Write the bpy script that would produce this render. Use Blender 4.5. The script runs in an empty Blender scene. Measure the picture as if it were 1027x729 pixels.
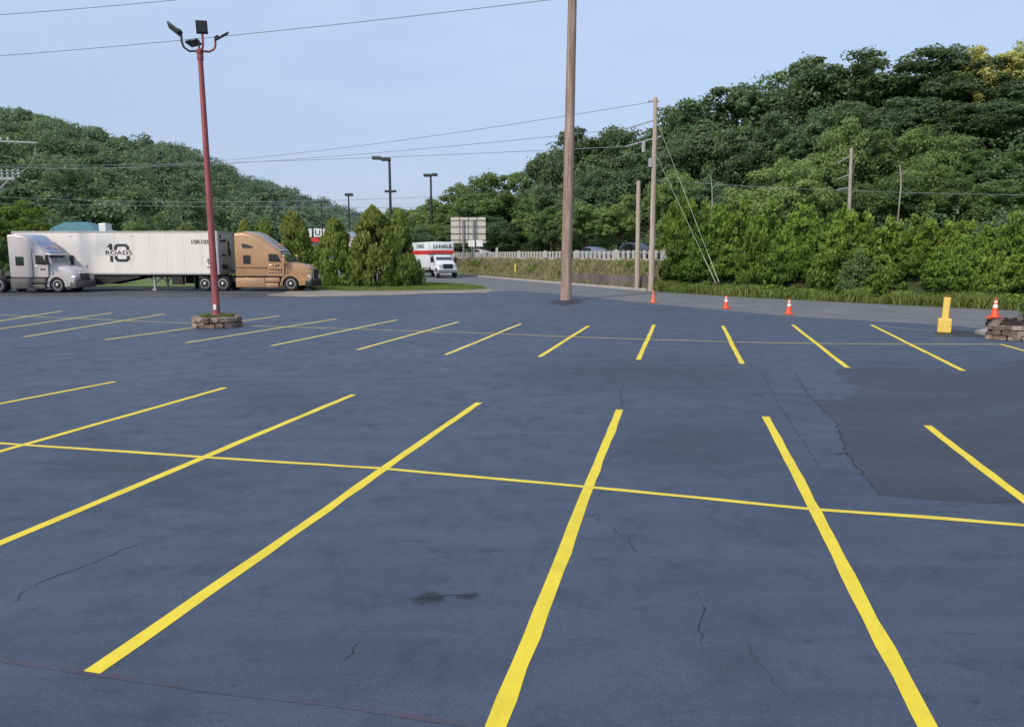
import bpy, bmesh, math, random
import numpy as np
from mathutils import Vector, Matrix

R = math.radians
scn = bpy.context.scene
col = scn.collection
rng = np.random.default_rng(11)
random.seed(5)

# ------------------------------------------------------------------ camera model (metres; photo measured at 1027 x 729)
PW, PH, FP, HY, CH = 1027.0, 729.0, 730.0, 256.0, 2.5
TH = math.atan((PH / 2 - HY) / FP); CS, SN = math.cos(TH), math.sin(TH)

def gp(px, py, z=0.0):
    u = (px - PW / 2) / FP; v = (PH / 2 - py) / FP
    d = (u, CS + v * SN, -SN + v * CS); k = (z - CH) / d[2]
    return (d[0] * k, d[1] * k)
def XA(px, Y, z=0.0):
    return (px - PW / 2) / FP * (Y * CS - (z - CH) * SN)
def ZA(py, Y):
    r = (PH / 2 - py) / FP
    return CH + Y * (r * CS - SN) / (CS + r * SN)
def P3(px, py, Y):
    z = ZA(py, Y); return (XA(px, Y, z), Y, z)
def proj(X, Y, Z):
    a = Y * CS - (Z - CH) * SN; b = Y * SN + (Z - CH) * CS
    return (PW / 2 + FP * X / a, PH / 2 - FP * b / a)

# ------------------------------------------------------------------ materials
def newmat(name):
    m = bpy.data.materials.new(name); m.use_nodes = True
    nt = m.node_tree; nt.nodes.clear()
    out = nt.nodes.new('ShaderNodeOutputMaterial')
    return m, nt, out
def N(nt, kind, **kw):
    n = nt.nodes.new(kind)
    for k, v in kw.items():
        if k in n.inputs: n.inputs[k].default_value = v
        else: setattr(n, k, v)
    return n
def L(nt, a, b): nt.links.new(a, b)
def c4(c): return (c[0], c[1], c[2], 1.0)
def ramp(nt, fac, pts):
    r = N(nt, 'ShaderNodeValToRGB'); e = r.color_ramp.elements
    e[0].position, e[0].color = pts[0][0], c4(pts[0][1]); e[1].position, e[1].color = pts[-1][0], c4(pts[-1][1])
    for p, c in pts[1:-1]:
        n = e.new(p); n.color = c4(c)
    if fac is not None: L(nt, fac, r.inputs['Fac'])
    return r
def mix(nt, fac, a, b, blend='MIX'):
    m = N(nt, 'ShaderNodeMix', data_type='RGBA', blend_type=blend)
    for s, v in ((m.inputs[0], fac), (m.inputs[6], a), (m.inputs[7], b)):
        if isinstance(v, bpy.types.NodeSocket): L(nt, v, s)
        elif isinstance(v, (int, float)): s.default_value = v
        else: s.default_value = c4(v)
    return m.outputs[2]
def noise(nt, scale, detail=4, rough=.55, vec=None, dist=0.0):
    n = N(nt, 'ShaderNodeTexNoise', Scale=scale, Detail=detail, Roughness=rough, Distortion=dist)
    if vec is not None: L(nt, vec, n.inputs['Vector'])
    return n.outputs['Fac']
def mathn(nt, op, a, b=0.5, clamp=False):
    m = N(nt, 'ShaderNodeMath', operation=op, use_clamp=clamp)
    for s, v in ((m.inputs[0], a), (m.inputs[1], b)):
        if isinstance(v, bpy.types.NodeSocket): L(nt, v, s)
        else: s.default_value = v
    return m.outputs[0]
def objcoord(nt, scale=(1, 1, 1), which='Object'):
    t = N(nt, 'ShaderNodeTexCoord'); m = N(nt, 'ShaderNodeMapping'); m.inputs['Scale'].default_value = scale
    L(nt, t.outputs[which], m.inputs['Vector']); return m.outputs['Vector']

def solid(name, c, rough=.5, metal=0.0, var=.18, scale=4.0, dirt=None, coat=0.0, bump=0.0, spec=.5, stretch=(1, 1, 1)):
    """a painted / metal / plastic surface with uneven tone"""
    m, nt, out = newmat(name); b = N(nt, 'ShaderNodeBsdfPrincipled')
    v = objcoord(nt, stretch); f = noise(nt, scale, 5, .6, v)
    lo = tuple(x * (1 - var) for x in c); hi = tuple(min(1, x * (1 + var)) for x in c)
    cc = ramp(nt, f, [(.3, lo), (.7, hi)]).outputs['Color']
    if dirt:
        g = noise(nt, scale * 2.3, 6, .7, v, .4)
        cc = mix(nt, ramp(nt, g, [(.52, (0, 0, 0)), (.8, (.55, .55, .55))]).outputs['Color'], cc, dirt)
    L(nt, cc, b.inputs['Base Color'])
    b.inputs['Roughness'].default_value = rough; b.inputs['Metallic'].default_value = metal
    b.inputs['Coat Weight'].default_value = coat; b.inputs['Specular IOR Level'].default_value = spec
    if bump:
        bn = N(nt, 'ShaderNodeBump', Strength=bump, Distance=.02); L(nt, noise(nt, scale * 8, 6, .7, v), bn.inputs['Height'])
        L(nt, bn.outputs['Normal'], b.inputs['Normal'])
    L(nt, b.outputs['BSDF'], out.inputs['Surface']); return m

def leafmat(name, dark, light, trans=.25, objvar=.25, hue=.02, tip=None, far=None):
    """leaf cards: tone per leaf and clump, shifted a little for each plant"""
    m, nt, out = newmat(name)
    at = N(nt, 'ShaderNodeAttribute', attribute_name='tone')
    oi = N(nt, 'ShaderNodeObjectInfo')
    pts = [(0.05, dark), (.95, light)]
    if tip: pts = [(0.05, dark), (.7, light), (1.0, tip)]
    cc = ramp(nt, at.outputs['Fac'], pts).outputs['Color']
    hs = N(nt, 'ShaderNodeHueSaturation')
    L(nt, cc, hs.inputs['Color'])
    L(nt, mathn(nt, 'MULTIPLY_ADD', oi.outputs['Random'], objvar * 2), hs.inputs['Value'])
    hs.inputs['Value'].links[0].from_node.inputs[2].default_value = 1 - objvar
    mh = mathn(nt, 'MULTIPLY_ADD', mathn(nt, 'FRACT', mathn(nt, 'MULTIPLY', oi.outputs['Random'], 7.13), 0), hue * 2)
    mh.node.inputs[2].default_value = .5 - hue; L(nt, mh, hs.inputs['Hue'])
    cc = hs.outputs['Color']
    if far:                                                             # aerial haze painted into the leaf colour, stronger with distance
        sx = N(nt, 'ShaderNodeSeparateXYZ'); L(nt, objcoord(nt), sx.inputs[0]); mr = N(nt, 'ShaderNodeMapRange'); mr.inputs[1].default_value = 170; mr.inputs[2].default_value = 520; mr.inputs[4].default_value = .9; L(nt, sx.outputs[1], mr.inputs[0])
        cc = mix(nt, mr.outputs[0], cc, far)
    d = N(nt, 'ShaderNodeBsdfPrincipled', Roughness=.6); d.inputs['Specular IOR Level'].default_value = .25
    L(nt, cc, d.inputs['Base Color'])
    t = N(nt, 'ShaderNodeBsdfTranslucent'); L(nt, mix(nt, .5, cc, (.16, .22, .03)), t.inputs['Color'])
    s = N(nt, 'ShaderNodeMixShader'); s.inputs[0].default_value = trans
    L(nt, d.outputs[0], s.inputs[1]); L(nt, t.outputs[0], s.inputs[2]); L(nt, s.outputs[0], out.inputs['Surface'])
    return m

M = {}
M['tan'] = solid('tan truck paint', (.47, .275, .14), .32, .25, .08, 1.5, (.34, .20, .10), .4)
M['tan_low'] = solid('tan fairing paint', (.44, .255, .135), .4, .15, .1, 1.5, (.30, .2, .13), .2)
M['silver'] = solid('silver truck paint', (.52, .485, .475), .38, .2, .07, 1.2, (.42, .38, .36), .4)
M['silver_low'] = solid('grey fairing paint', (.12, .116, .112), .5, .2, .2, 2, (.12, .11, .1))
M['roofgrey'] = solid('grey roof fairing', (.27, .25, .245), .55, 0, .12, 2, (.2, .18, .16))
M['roofblue'] = solid('pale blue roof fairing', (.33, .39, .52), .45, 0, .12, 2, (.5, .5, .52))
M['glass'] = solid('dark glass', (.012, .016, .018), .06, 0, .2, 1, None, 0, 0, .8)
M['windshield'] = solid('windshield glass', (.03, .055, .065), .05, 0, .3, 1, None, .5, 0, .8)
M['black'] = solid('black plastic', (.018, .018, .02), .6, 0, .3, 6)
M['rubber'] = solid('tyre rubber', (.022, .021, .02), .85, 0, .35, 8, (.07, .06, .05), 0, .3)
M['chrome'] = solid('bright metal', (.62, .62, .63), .28, .9, .12, 5, (.3, .28, .25))
M['alloy'] = solid('polished wheel', (.55, .55, .55), .38, .7, .15, 8, (.25, .22, .2))
M['chassis'] = solid('chassis steel', (.03, .028, .027), .7, .2, .35, 5, (.08, .06, .045))
M['grillemesh'] = solid('grille bars', (.14, .145, .15), .4, .6, .3, 9)
M['lamp'] = solid('headlamp lens', (.62, .62, .6), .12, .2, .1, 6, None, .6)
M['orange_lens'] = solid('amber lens', (.75, .22, .03), .3)
M['trailer'] = solid('white trailer panel', (.80, .76, .70), .42, 0, .05, .6, (.56, .50, .43), 0, 0, .5, (1, 1, .25))
M['trailer_front'] = solid('grey trailer nose', (.42, .42, .41), .5, .1, .15, 1.5, (.2, .2, .2))
M['rail'] = solid('trailer rail', (.42, .40, .38), .45, .4, .15, 3, (.2, .17, .14))
M['decal'] = solid('dark decal vinyl', (.025, .028, .03), .55, 0, .25, 6)
M['white'] = solid('white vehicle paint', (.78, .78, .79), .35, 0, .05, 2, (.6, .58, .55), .3)
M['red'] = solid('red vehicle stripe', (.62, .035, .03), .4, 0, .12, 2, None, .2)
M['redpole'] = solid('weathered red pole paint', (.30, .075, .078), .5, .1, .3, 5, (.36, .16, .15), 0, .1, .4, (1, 1, .15))
M['rustgrey'] = solid('grey galvanised steel', (.26, .27, .27), .5, .6, .2, 5, (.16, .13, .1))
M['darkpole'] = solid('dark bronze lamp paint', (.035, .037, .042), .5, .2, .3, 4)
M['led'] = solid('led panel face', (.13, .135, .12), .35, 0, .3, 30)
M['yellowpaint'] = solid('safety yellow paint', (.80, .56, .12), .5, 0, .08, 5, (.5, .27, .03))
M['lime'] = solid('bright yellow plastic', (.85, .68, .03), .5, 0, .1, 5)
M['coneorange'] = solid('cone orange plastic', (.85, .085, .02), .5, 0, .12, 6, (.55, .1, .05))
M['conefaded'] = solid('faded cone orange', (.72, .16, .08), .6, 0, .15, 6, (.6, .25, .17))
M['conewhite'] = solid('cone white band', (.8, .78, .74), .45, 0, .08, 6)
M['concrete'] = solid('old concrete', (.40, .37, .33), .85, 0, .2, 1.6, (.22, .2, .17), 0, .3)
M['concrete_dark'] = solid('stained concrete wall', (.15, .13, .115), .9, 0, .35, .8, (.07, .065, .05), 0, .3, .3, (1, 1, .3))
M['railwhite'] = solid('weathered white rail', (.47, .45, .41), .7, 0, .12, 1.2, (.4, .36, .3))
M['signback'] = solid('sign back aluminium', (.60, .55, .47), .6, .1, .1, 1.2, (.38, .35, .3))
M['teal'] = solid('teal roof sheet', (.075, .19, .20), .5, .1, .12, 1.5, (.06, .14, .15))
M['wallcream'] = solid('pale store wall', (.52, .48, .44), .8, 0, .1, .5, (.4, .36, .33))
M['walldark'] = solid('slate store wall', (.09, .11, .14), .7, 0, .2, .5)
M['mulch'] = solid('dark mulch', (.035, .024, .018), .95, 0, .5, 14, (.1, .07, .05), 0, .8)
M['carblue'] = solid('grey blue car paint', (.17, .2, .24), .3, .4, .08, 2, None, .5)
M['cardark'] = solid('charcoal car paint', (.035, .04, .048), .3, .3, .1, 2, None, .5)
M['carwhite'] = solid('white car paint', (.72, .73, .75), .3, 0, .05, 2, None, .5)
M['wire'] = solid('weathered cable', (.24, .255, .29), .6, .2, .2, 1)
M['guy'] = solid('galvanised guy wire', (.30, .35, .28), .5, .4, .2, 1)
M['guard'] = solid('pale guy guard', (.34, .36, .25), .6, 0, .1, 2)
M['insul'] = solid('grey porcelain', (.36, .36, .36), .35, 0, .15, 4)
M['bark'] = solid('brown bark', (.075, .055, .042), .95, 0, .4, 3, (.14, .12, .1), 0, .8, .2, (1, 1, .25))
M['palebark'] = solid('pale bare wood', (.36, .325, .27), .9, 0, .3, 3, (.22, .19, .16), 0, .5, .2, (1, 1, .25))

def woodpole(name, a, b, c):
    m, nt, out = newmat(name); v = objcoord(nt, (9, 9, .35)); v2 = objcoord(nt, (30, 30, .6))
    f = noise(nt, 1.2, 6, .65, v, .3); g = noise(nt, 1.5, 5, .7, v2)
    cc = ramp(nt, f, [(.34, a), (.5, b), (.66, c)]).outputs['Color']
    cc = mix(nt, ramp(nt, g, [(.36, (.85, .85, .85)), (.48, (0, 0, 0))]).outputs['Color'], cc, tuple(x * .45 for x in a))
    b_ = N(nt, 'ShaderNodeBsdfPrincipled', Roughness=.85); L(nt, cc, b_.inputs['Base Color'])
    bn = N(nt, 'ShaderNodeBump', Strength=.5, Distance=.02); L(nt, g, bn.inputs['Height']); L(nt, bn.outputs[0], b_.inputs['Normal'])
    L(nt, b_.outputs[0], out.inputs['Surface']); return m
M['wood'] = woodpole('reddish brown pole wood', (.20, .135, .105), (.36, .25, .195), (.51, .39, .31))
M['wood2'] = woodpole('pale weathered pole wood', (.36, .28, .215), (.50, .40, .32), (.60, .50, .41))

def seal_graph(nt):
    v = objcoord(nt); vs = objcoord(nt, (.5, 2.2, 1))
    big = noise(nt, .22, 5, .6, v, .6); streak = noise(nt, .9, 5, .62, vs, .4); fine = noise(nt, 55, 3, .7, v); mid = noise(nt, 2.3, 6, .65, v, .5)
    c = ramp(nt, big, [(.28, (.043, .061, .092)), (.5, (.054, .075, .110)), (.74, (.071, .095, .131))]).outputs['Color']
    c = mix(nt, ramp(nt, streak, [(.42, (0, 0, 0)), (.72, (.75, .75, .75))]).outputs['Color'], c, (.080, .099, .143))
    c = mix(nt, ramp(nt, mid, [(.52, (0, 0, 0)), (.76, (.75, .75, .75))]).outputs['Color'], c, (.033, .042, .066))
    roll = noise(nt, 1.1, 4, .6, objcoord(nt, (.25, 5.0, 1)), .3)           # squeegee passes
    c = mix(nt, ramp(nt, roll, [(.5, (0, 0, 0)), (.75, (.45, .45, .45))]).outputs['Color'], c, (.084, .102, .144))
    scr = noise(nt, 7.5, 7, .75, objcoord(nt, (.35, 1.7, 1)), 1.2)
    c = mix(nt, ramp(nt, scr, [(.57, (0, 0, 0)), (.70, (.6, .6, .6))]).outputs['Color'], c, (.019, .023, .034))
    c = mix(nt, ramp(nt, fine, [(.3, (.38, .38, .38)), (.55, (0, 0, 0))]).outputs['Color'], c, (.018, .023, .036))
    return c, fine, mid
def asphalt_surface(nt, out, c, fine, mid):
    b = N(nt, 'ShaderNodeBsdfPrincipled'); c = mix(nt, 1.0, c, ramp(nt, noise(nt, 140, 2, .8, objcoord(nt)), [(.3, (.72,) * 3), (.5, (1, 1, 1)), (.72, (1.35,) * 3)]).outputs['Color'], 'MULTIPLY')
    L(nt, c, b.inputs['Base Color'])
    rr = ramp(nt, mid, [(.3, (.50,) * 3), (.7, (.74,) * 3)]).outputs['Color']; L(nt, rr, b.inputs['Roughness'])
    b.inputs['Specular IOR Level'].default_value = .42
    bn = N(nt, 'ShaderNodeBump', Strength=.4, Distance=.006); L(nt, fine, bn.inputs['Height'])
    bn2 = N(nt, 'ShaderNodeBump', Strength=.25, Distance=.05); L(nt, mid, bn2.inputs['Height']); L(nt, bn.outputs[0], bn2.inputs['Normal'])
    L(nt, bn2.outputs[0], b.inputs['Normal']); L(nt, b.outputs[0], out.inputs['Surface'])
def sealcoat():
    m, nt, out = newmat('fresh sealcoat asphalt'); asphalt_surface(nt, out, *seal_graph(nt)); return m
M['sealcoat'] = sealcoat()

def ground_mix(name, cols, scale, grain=30, rough=.9, bump=.4, stretch=(1, 1, 1)):
    m, nt, out = newmat(name); v = objcoord(nt, stretch); f = noise(nt, scale, 6, .6, v, .4); g = noise(nt, grain, 4, .7, v)
    n = len(cols); c = ramp(nt, f, [(.28 + .44 * i / (n - 1), cols[i]) for i in range(n)]).outputs['Color']
    c = mix(nt, ramp(nt, g, [(.3, (.4, .4, .4)), (.6, (0, 0, 0))]).outputs['Color'], c, tuple(x * .5 for x in cols[0]))
    b = N(nt, 'ShaderNodeBsdfPrincipled', Roughness=rough); L(nt, c, b.inputs['Base Color']); b.inputs['Specular IOR Level'].default_value = .3
    bn = N(nt, 'ShaderNodeBump', Strength=bump, Distance=.02); L(nt, g, bn.inputs['Height']); L(nt, bn.outputs[0], b.inputs['Normal'])
    L(nt, b.outputs[0], out.inputs['Surface']); return m
M['road'] = ground_mix('old grey asphalt', [(.135, .135, .14), (.175, .173, .175), (.21, .205, .20)], .5, 40, .9, .3)
M['drive'] = ground_mix('worn service asphalt', [(.055, .058, .065), (.08, .08, .084), (.115, .11, .105)], .35, 40, .85, .3)
M['sand'] = ground_mix('sandy shoulder', [(.19, .165, .135), (.30, .265, .22), (.37, .33, .28)], .6, 20)
M['lawn'] = ground_mix('mown grass', [(.10, .14, .03), (.15, .19, .05), (.20, .22, .08)], .7, 14)
M['soil'] = ground_mix('weedy ground', [(.035, .05, .018), (.06, .075, .028), (.10, .09, .05)], .25, 6)
M['highway'] = ground_mix('highway asphalt', [(.11, .11, .11), (.15, .15, .15)], .4, 30)
M['crackfill'] = solid('open asphalt crack', (.020, .024, .033), .9, 0, .4, 8)
M['redchalk'] = None

def patchmat(name, cols, edge=1.0, gain=1.0, amp=.9, nsc=2.6):
    """sealcoat that gives way to a worn or stained tone where the sheet's fade attribute is high"""
    m, nt, out = newmat(name); c0, fine, mid = seal_graph(nt); v = objcoord(nt); vs = objcoord(nt, (.6, 1.8, 1))
    f = noise(nt, .6, 5, .6, vs, .5); k = noise(nt, nsc, 6, .7, v, .6)
    c = ramp(nt, f, [(.3, cols[0]), (.5, cols[1]), (.72, cols[2])]).outputs['Color']
    c = mix(nt, ramp(nt, fine, [(.3, (.35,) * 3), (.6, (0, 0, 0))]).outputs['Color'], c, tuple(x * .4 for x in cols[0]))
    at = N(nt, 'ShaderNodeAttribute', attribute_name='fade')
    a = mathn(nt, 'ADD', at.outputs['Fac'], mathn(nt, 'MULTIPLY', mathn(nt, 'SUBTRACT', k, .5), amp))
    lo, hi = .47 - .15 * edge, .47 + .15 * edge
    a = ramp(nt, a, [(lo, (0, 0, 0)), (hi, (gain,) * 3)]).outputs['Color']
    a = mathn(nt, 'MULTIPLY', a, ramp(nt, at.outputs['Fac'], [(.03, (0, 0, 0)), (.3, (1, 1, 1))]).outputs['Color'])
    asphalt_surface(nt, out, mix(nt, a, c0, c), fine, mid); return m
M['patch'] = patchmat('worn brownish asphalt', [(.038, .044, .060), (.047, .055, .076), (.063, .077, .106)], .9, .9, .38)
M['faint'] = patchmat('thin sealcoat', [(.030, .036, .052), (.040, .047, .066), (.058, .067, .09)], 2.6, .55)
M['stain'] = patchmat('dark damp stain', [(.014, .015, .018), (.022, .023, .028), (.034, .036, .044)], 1.2, .85, 1.1, 9)
M['redchalk'] = patchmat('faded red paint', [(.12, .045, .06), (.10, .045, .06), (.08, .045, .065)], 1.6, .7)

def paint(name, c, worn, amount=.62):
    m, nt, out = newmat(name); v = objcoord(nt); f = noise(nt, 2.2, 6, .7, v, .4); g = noise(nt, 85, 3, .75, v); h = noise(nt, 16, 5, .7, v, .5)
    cc = ramp(nt, f, [(.3, tuple(x * .80 for x in c)), (.5, tuple(x * .95 for x in c)), (.7, tuple(min(1, x * 1.04) for x in c))]).outputs['Color']
    cc = mix(nt, ramp(nt, h, [(.55, (0, 0, 0)), (.75, (.35,) * 3)]).outputs['Color'], cc, tuple(x * .62 for x in c))      # thin coat
    k = mathn(nt, 'MULTIPLY', ramp(nt, g, [(.28, (1, 1, 1)), (.42, (0, 0, 0))]).outputs['Color'], ramp(nt, f, [(amount - .16, (.3,) * 3), (amount + .1, (1,) * 3)]).outputs['Color'])
    cc = mix(nt, k, cc, worn)
    b = N(nt, 'ShaderNodeBsdfPrincipled', Roughness=.62); L(nt, cc, b.inputs['Base Color'])
    bn = N(nt, 'ShaderNodeBump', Strength=.45, Distance=.006); L(nt, g, bn.inputs['Height']); L(nt, bn.outputs[0], b.inputs['Normal'])
    L(nt, b.outputs[0], out.inputs['Surface']); return m
M['stripe'] = paint('yellow line paint', (.88, .675, .034), (.2, .17, .08))
M['stripe_thin'] = paint('thin yellow line paint', (.86, .66, .06), (.16, .14, .09), .6)
M['stripe_far'] = paint('pale yellow line paint', (.80, .64, .13), (.2, .18, .12), .6)
M['oldline'] = paint('old pale line paint', (.34, .32, .26), (.1, .1, .11), .45)

def stonemat():
    m, nt, out = newmat('planter stone'); oi = objcoord(nt); v = N(nt, 'ShaderNodeTexVoronoi', Scale=3.2); L(nt, oi, v.inputs['Vector'])
    sep = N(nt, 'ShaderNodeSeparateColor'); L(nt, v.outputs['Color'], sep.inputs[0])
    f = noise(nt, 14, 6, .7, oi)
    c = ramp(nt, sep.outputs[0], [(.1, (.16, .10, .075)), (.5, (.28, .19, .14)), (.9, (.40, .31, .24))]).outputs['Color']
    c = mix(nt, ramp(nt, f, [(.35, (.5,) * 3), (.6, (0, 0, 0))]).outputs['Color'], c, (.10, .07, .055))
    b = N(nt, 'ShaderNodeBsdfPrincipled', Roughness=.9); L(nt, c, b.inputs['Base Color'])
    bn = N(nt, 'ShaderNodeBump', Strength=.7, Distance=.03); L(nt, f, bn.inputs['Height']); L(nt, bn.outputs[0], b.inputs['Normal'])
    L(nt, b.outputs[0], out.inputs['Surface']); return m
M['stone'] = stonemat()

M['lf_dark'] = leafmat('dark forest leaves', (0.105, 0.15, 0.084), (0.205, 0.28, 0.13), 0.42, .22)
M['lf_mid'] = leafmat('mid green leaves', (0.115, 0.18, 0.07), (0.28, 0.39, 0.138), 0.45, .22)
M['lf_light'] = leafmat('light green leaves', (0.13, 0.19, 0.06), (0.37, 0.46, 0.16), 0.45, .18)
M['lf_shrub'] = leafmat('yellow green vine leaves', (.026, .062, .012), (.33, .46, .078), 0.45, .2, .012)
M['lf_yellow'] = leafmat('yellow blossom leaves', (.34, .38, .10), (.80, .78, .28), .4, .1)
M['lf_arbor'] = leafmat('arborvitae sprays', (0.105, 0.155, 0.034), (0.33, 0.4, 0.095), 0.32, .12, .015, (.23, .20, .05))
M['lf_hill'] = leafmat('hazed hillside leaves', (0.125, 0.19, 0.105), (0.27, 0.365, 0.175), 0.45, 0, 0, None, (.27, .35, .335))  # lifted greens and pale far tone carry the distance haze in the colour
M['lf_weed'] = leafmat('roadside weeds', (0.1, 0.14, 0.03), (0.33, 0.38, 0.11), 0.4, 0, 0)
M['lf_dry'] = leafmat('dry embankment grass', (0.24, 0.225, 0.11), (0.56, 0.5, 0.3), 0.4, 0, 0)
M['lf_lawn'] = leafmat('lawn blades', (.12, .17, .03), (.27, .32, .09), .3, 0, 0)

# ------------------------------------------------------------------ mesh helpers
def link(name, me, m, parent=None, smooth=False, loc=None):
    if m is not None: me.materials.append(m)
    if smooth:
        me.polygons.foreach_set('use_smooth', np.ones(len(me.polygons), dtype=bool))
    o = bpy.data.objects.new(name, me); col.objects.link(o)
    if parent is not None: o.parent = parent
    if loc is not None: o.location = loc
    return o
def tag(o, label=None, cat=None, group=None, kind=None):
    if label: o['label'] = label
    if cat: o['category'] = cat
    if group: o['group'] = group
    if kind: o['kind'] = kind
    return o
def empty(name, loc, rz=0.0, label=None, cat=None, group=None):
    o = bpy.data.objects.new(name, None); col.objects.link(o); o.location = loc; o.rotation_euler = (0, 0, rz); o.empty_display_size = .3
    return tag(o, label, cat, group)
def np_mesh(name, V, F, tone=None, tname='tone'):
    """V (n,3); F (m,k) same-size polygons"""
    me = bpy.data.meshes.new(name); V = np.asarray(V, dtype=np.float32); F = np.asarray(F, dtype=np.int32)
    me.vertices.add(len(V)); me.vertices.foreach_set('co', V.ravel())
    k = F.shape[1]; me.loops.add(F.size); me.loops.foreach_set('vertex_index', F.ravel())
    me.polygons.add(len(F)); me.polygons.foreach_set('loop_start', np.arange(len(F), dtype=np.int32) * k)
    try: me.polygons.foreach_set('loop_total', np.full(len(F), k, dtype=np.int32))
    except Exception: pass
    me.update(calc_edges=True)
    if tone is not None:
        a = me.attributes.new(tname, 'FLOAT', 'POINT'); a.data.foreach_set('value', np.asarray(tone, dtype=np.float32))
    return me

class MB:
    """collects shapes for ONE mesh"""
    def __init__(s): s.bm = bmesh.new()
    def box(s, x0, x1, y0, y1, z0, z1, bev=0.0, seg=2, rot=None, piv=None):
        b = bmesh.new(); bmesh.ops.create_cube(b, size=1)
        for v in b.verts: v.co = Vector(((x0 + x1) / 2 + v.co.x * (x1 - x0), (y0 + y1) / 2 + v.co.y * (y1 - y0), (z0 + z1) / 2 + v.co.z * (z1 - z0)))
        if bev: bmesh.ops.bevel(b, geom=list(b.edges), offset=bev, segments=seg, affect='EDGES', profile=.5)
        return s._take(b, rot, piv)
    def _take(s, b, rot=None, piv=None):
        if rot is not None:
            p = Vector(piv) if piv is not None else Vector((0, 0, 0))
            for v in b.verts: v.co = p + rot @ (v.co - p)
        mp = {v: s.bm.verts.new(v.co) for v in b.verts}
        for f in b.faces:
            try: s.bm.faces.new([mp[v] for v in f.verts])
            except ValueError: pass
        b.free(); return s
    def loft(s, rings, cap=True, closed=True):
        rs = [[s.bm.verts.new(p) for p in r] for r in rings]; n = len(rs[0])
        for a, b in zip(rs[:-1], rs[1:]):
            for i in range(n if closed else n - 1):
                j = (i + 1) % n
                try: s.bm.faces.new((a[i], a[j], b[j], b[i]))
                except ValueError: pass
        if cap:
            s.bm.faces.new(list(reversed(rs[0]))); s.bm.faces.new(rs[-1])
        return s
    def tube(s, pts, rad, n=8, cap=True):
        pts = [Vector(p) for p in pts]; rings = []
        rad = rad if isinstance(rad, (list, tuple)) else [rad] * len(pts)
        prev = None
        for i, p in enumerate(pts):
            t = (pts[min(i + 1, len(pts) - 1)] - pts[max(i - 1, 0)]).normalized()
            u = (prev - t * prev.dot(t)).normalized() if prev is not None and (prev - t * prev.dot(t)).length > 1e-5 else t.orthogonal().normalized()
            prev = u; w = t.cross(u)
            rings.append([p + (u * math.cos(2 * math.pi * k / n) + w * math.sin(2 * math.pi * k / n)) * rad[i] for k in range(n)])
        return s.loft(rings, cap)
    def lathe(s, prof, n=24, axis='Z', c=(0, 0, 0)):
        """prof: list of (radius, height along axis)"""
        rings = []
        for r, h in prof:
            ring = []
            for k in range(n):
                a = 2 * math.pi * k / n; p, q = r * math.cos(a), r * math.sin(a)
                ring.append((c[0] + p, c[1] + q, c[2] + h) if axis == 'Z' else ((c[0] + p, c[1] + h, c[2] - q) if axis == 'Y' else (c[0] + h, c[1] + p, c[2] + q)))
            rings.append(ring)
        return s.loft(rings)
    def plate(s, poly, y0, y1):
        """polygon in x,z extruded from y0 to y1"""
        return s.loft([[(x, y0, z) for x, z in poly], [(x, y1, z) for x, z in poly]])
    def xplate(s, poly, x0, x1):
        """polygon in y,z extruded from x0 to x1"""
        return s.loft([[(x0, y, z) for y, z in poly], [(x1, y, z) for y, z in poly]])
    def zplate(s, poly, z0, z1):
        return s.loft([[(x, y, z0) for x, y in poly], [(x, y, z1) for x, y in poly]])
    def poly(s, pts):
        s.bm.faces.new([s.bm.verts.new(p) for p in pts]); return s
    def bevel(s, off, seg=2, ang=35):
        es = [e for e in s.bm.edges if e.is_manifold and e.calc_face_angle(0) > R(ang)]
        bmesh.ops.bevel(s.bm, geom=es, offset=off, segments=seg, affect='EDGES', profile=.5); return s
    def build(s, name, m, parent=None, smooth=False, loc=None, ang=None):
        bmesh.ops.recalc_face_normals(s.bm, faces=list(s.bm.faces))
        me = bpy.data.meshes.new(name); s.bm.to_mesh(me); s.bm.free()
        o = link(name, me, m, parent, smooth or ang is not None, loc)
        if ang is not None:
            me.set_sharp_from_angle(angle=R(ang))
        return o

def copy_tree(o, parent=None):
    c = o.copy(); col.objects.link(c)
    if parent is not None: c.parent = parent
    for ch in list(o.children): copy_tree(ch, c)
    return c

def text_mesh(txt, size, bold=0.0, space=1.0):
    cu = bpy.data.curves.new('lettering', 'FONT'); cu.body = txt; cu.size = size; cu.align_x = 'CENTER'; cu.align_y = 'CENTER'; cu.offset = bold; cu.extrude = .004; cu.space_character = space
    o = bpy.data.objects.new('lettering', cu); col.objects.link(o); bpy.context.view_layer.update()
    me = bpy.data.meshes.new_from_object(o.evaluated_get(bpy.context.evaluated_depsgraph_get()))
    bpy.data.objects.remove(o); bpy.data.curves.remove(cu); return me
def lettering(name, txt, size, m, parent, loc, rot=(R(90), 0, 0), bold=0.0, sx=1.0, space=1.0):
    o = link(name, text_mesh(txt, size, bold, space), m, parent, False, loc); o.rotation_euler = rot; o.scale = (sx, 1, 1); return o

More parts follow.
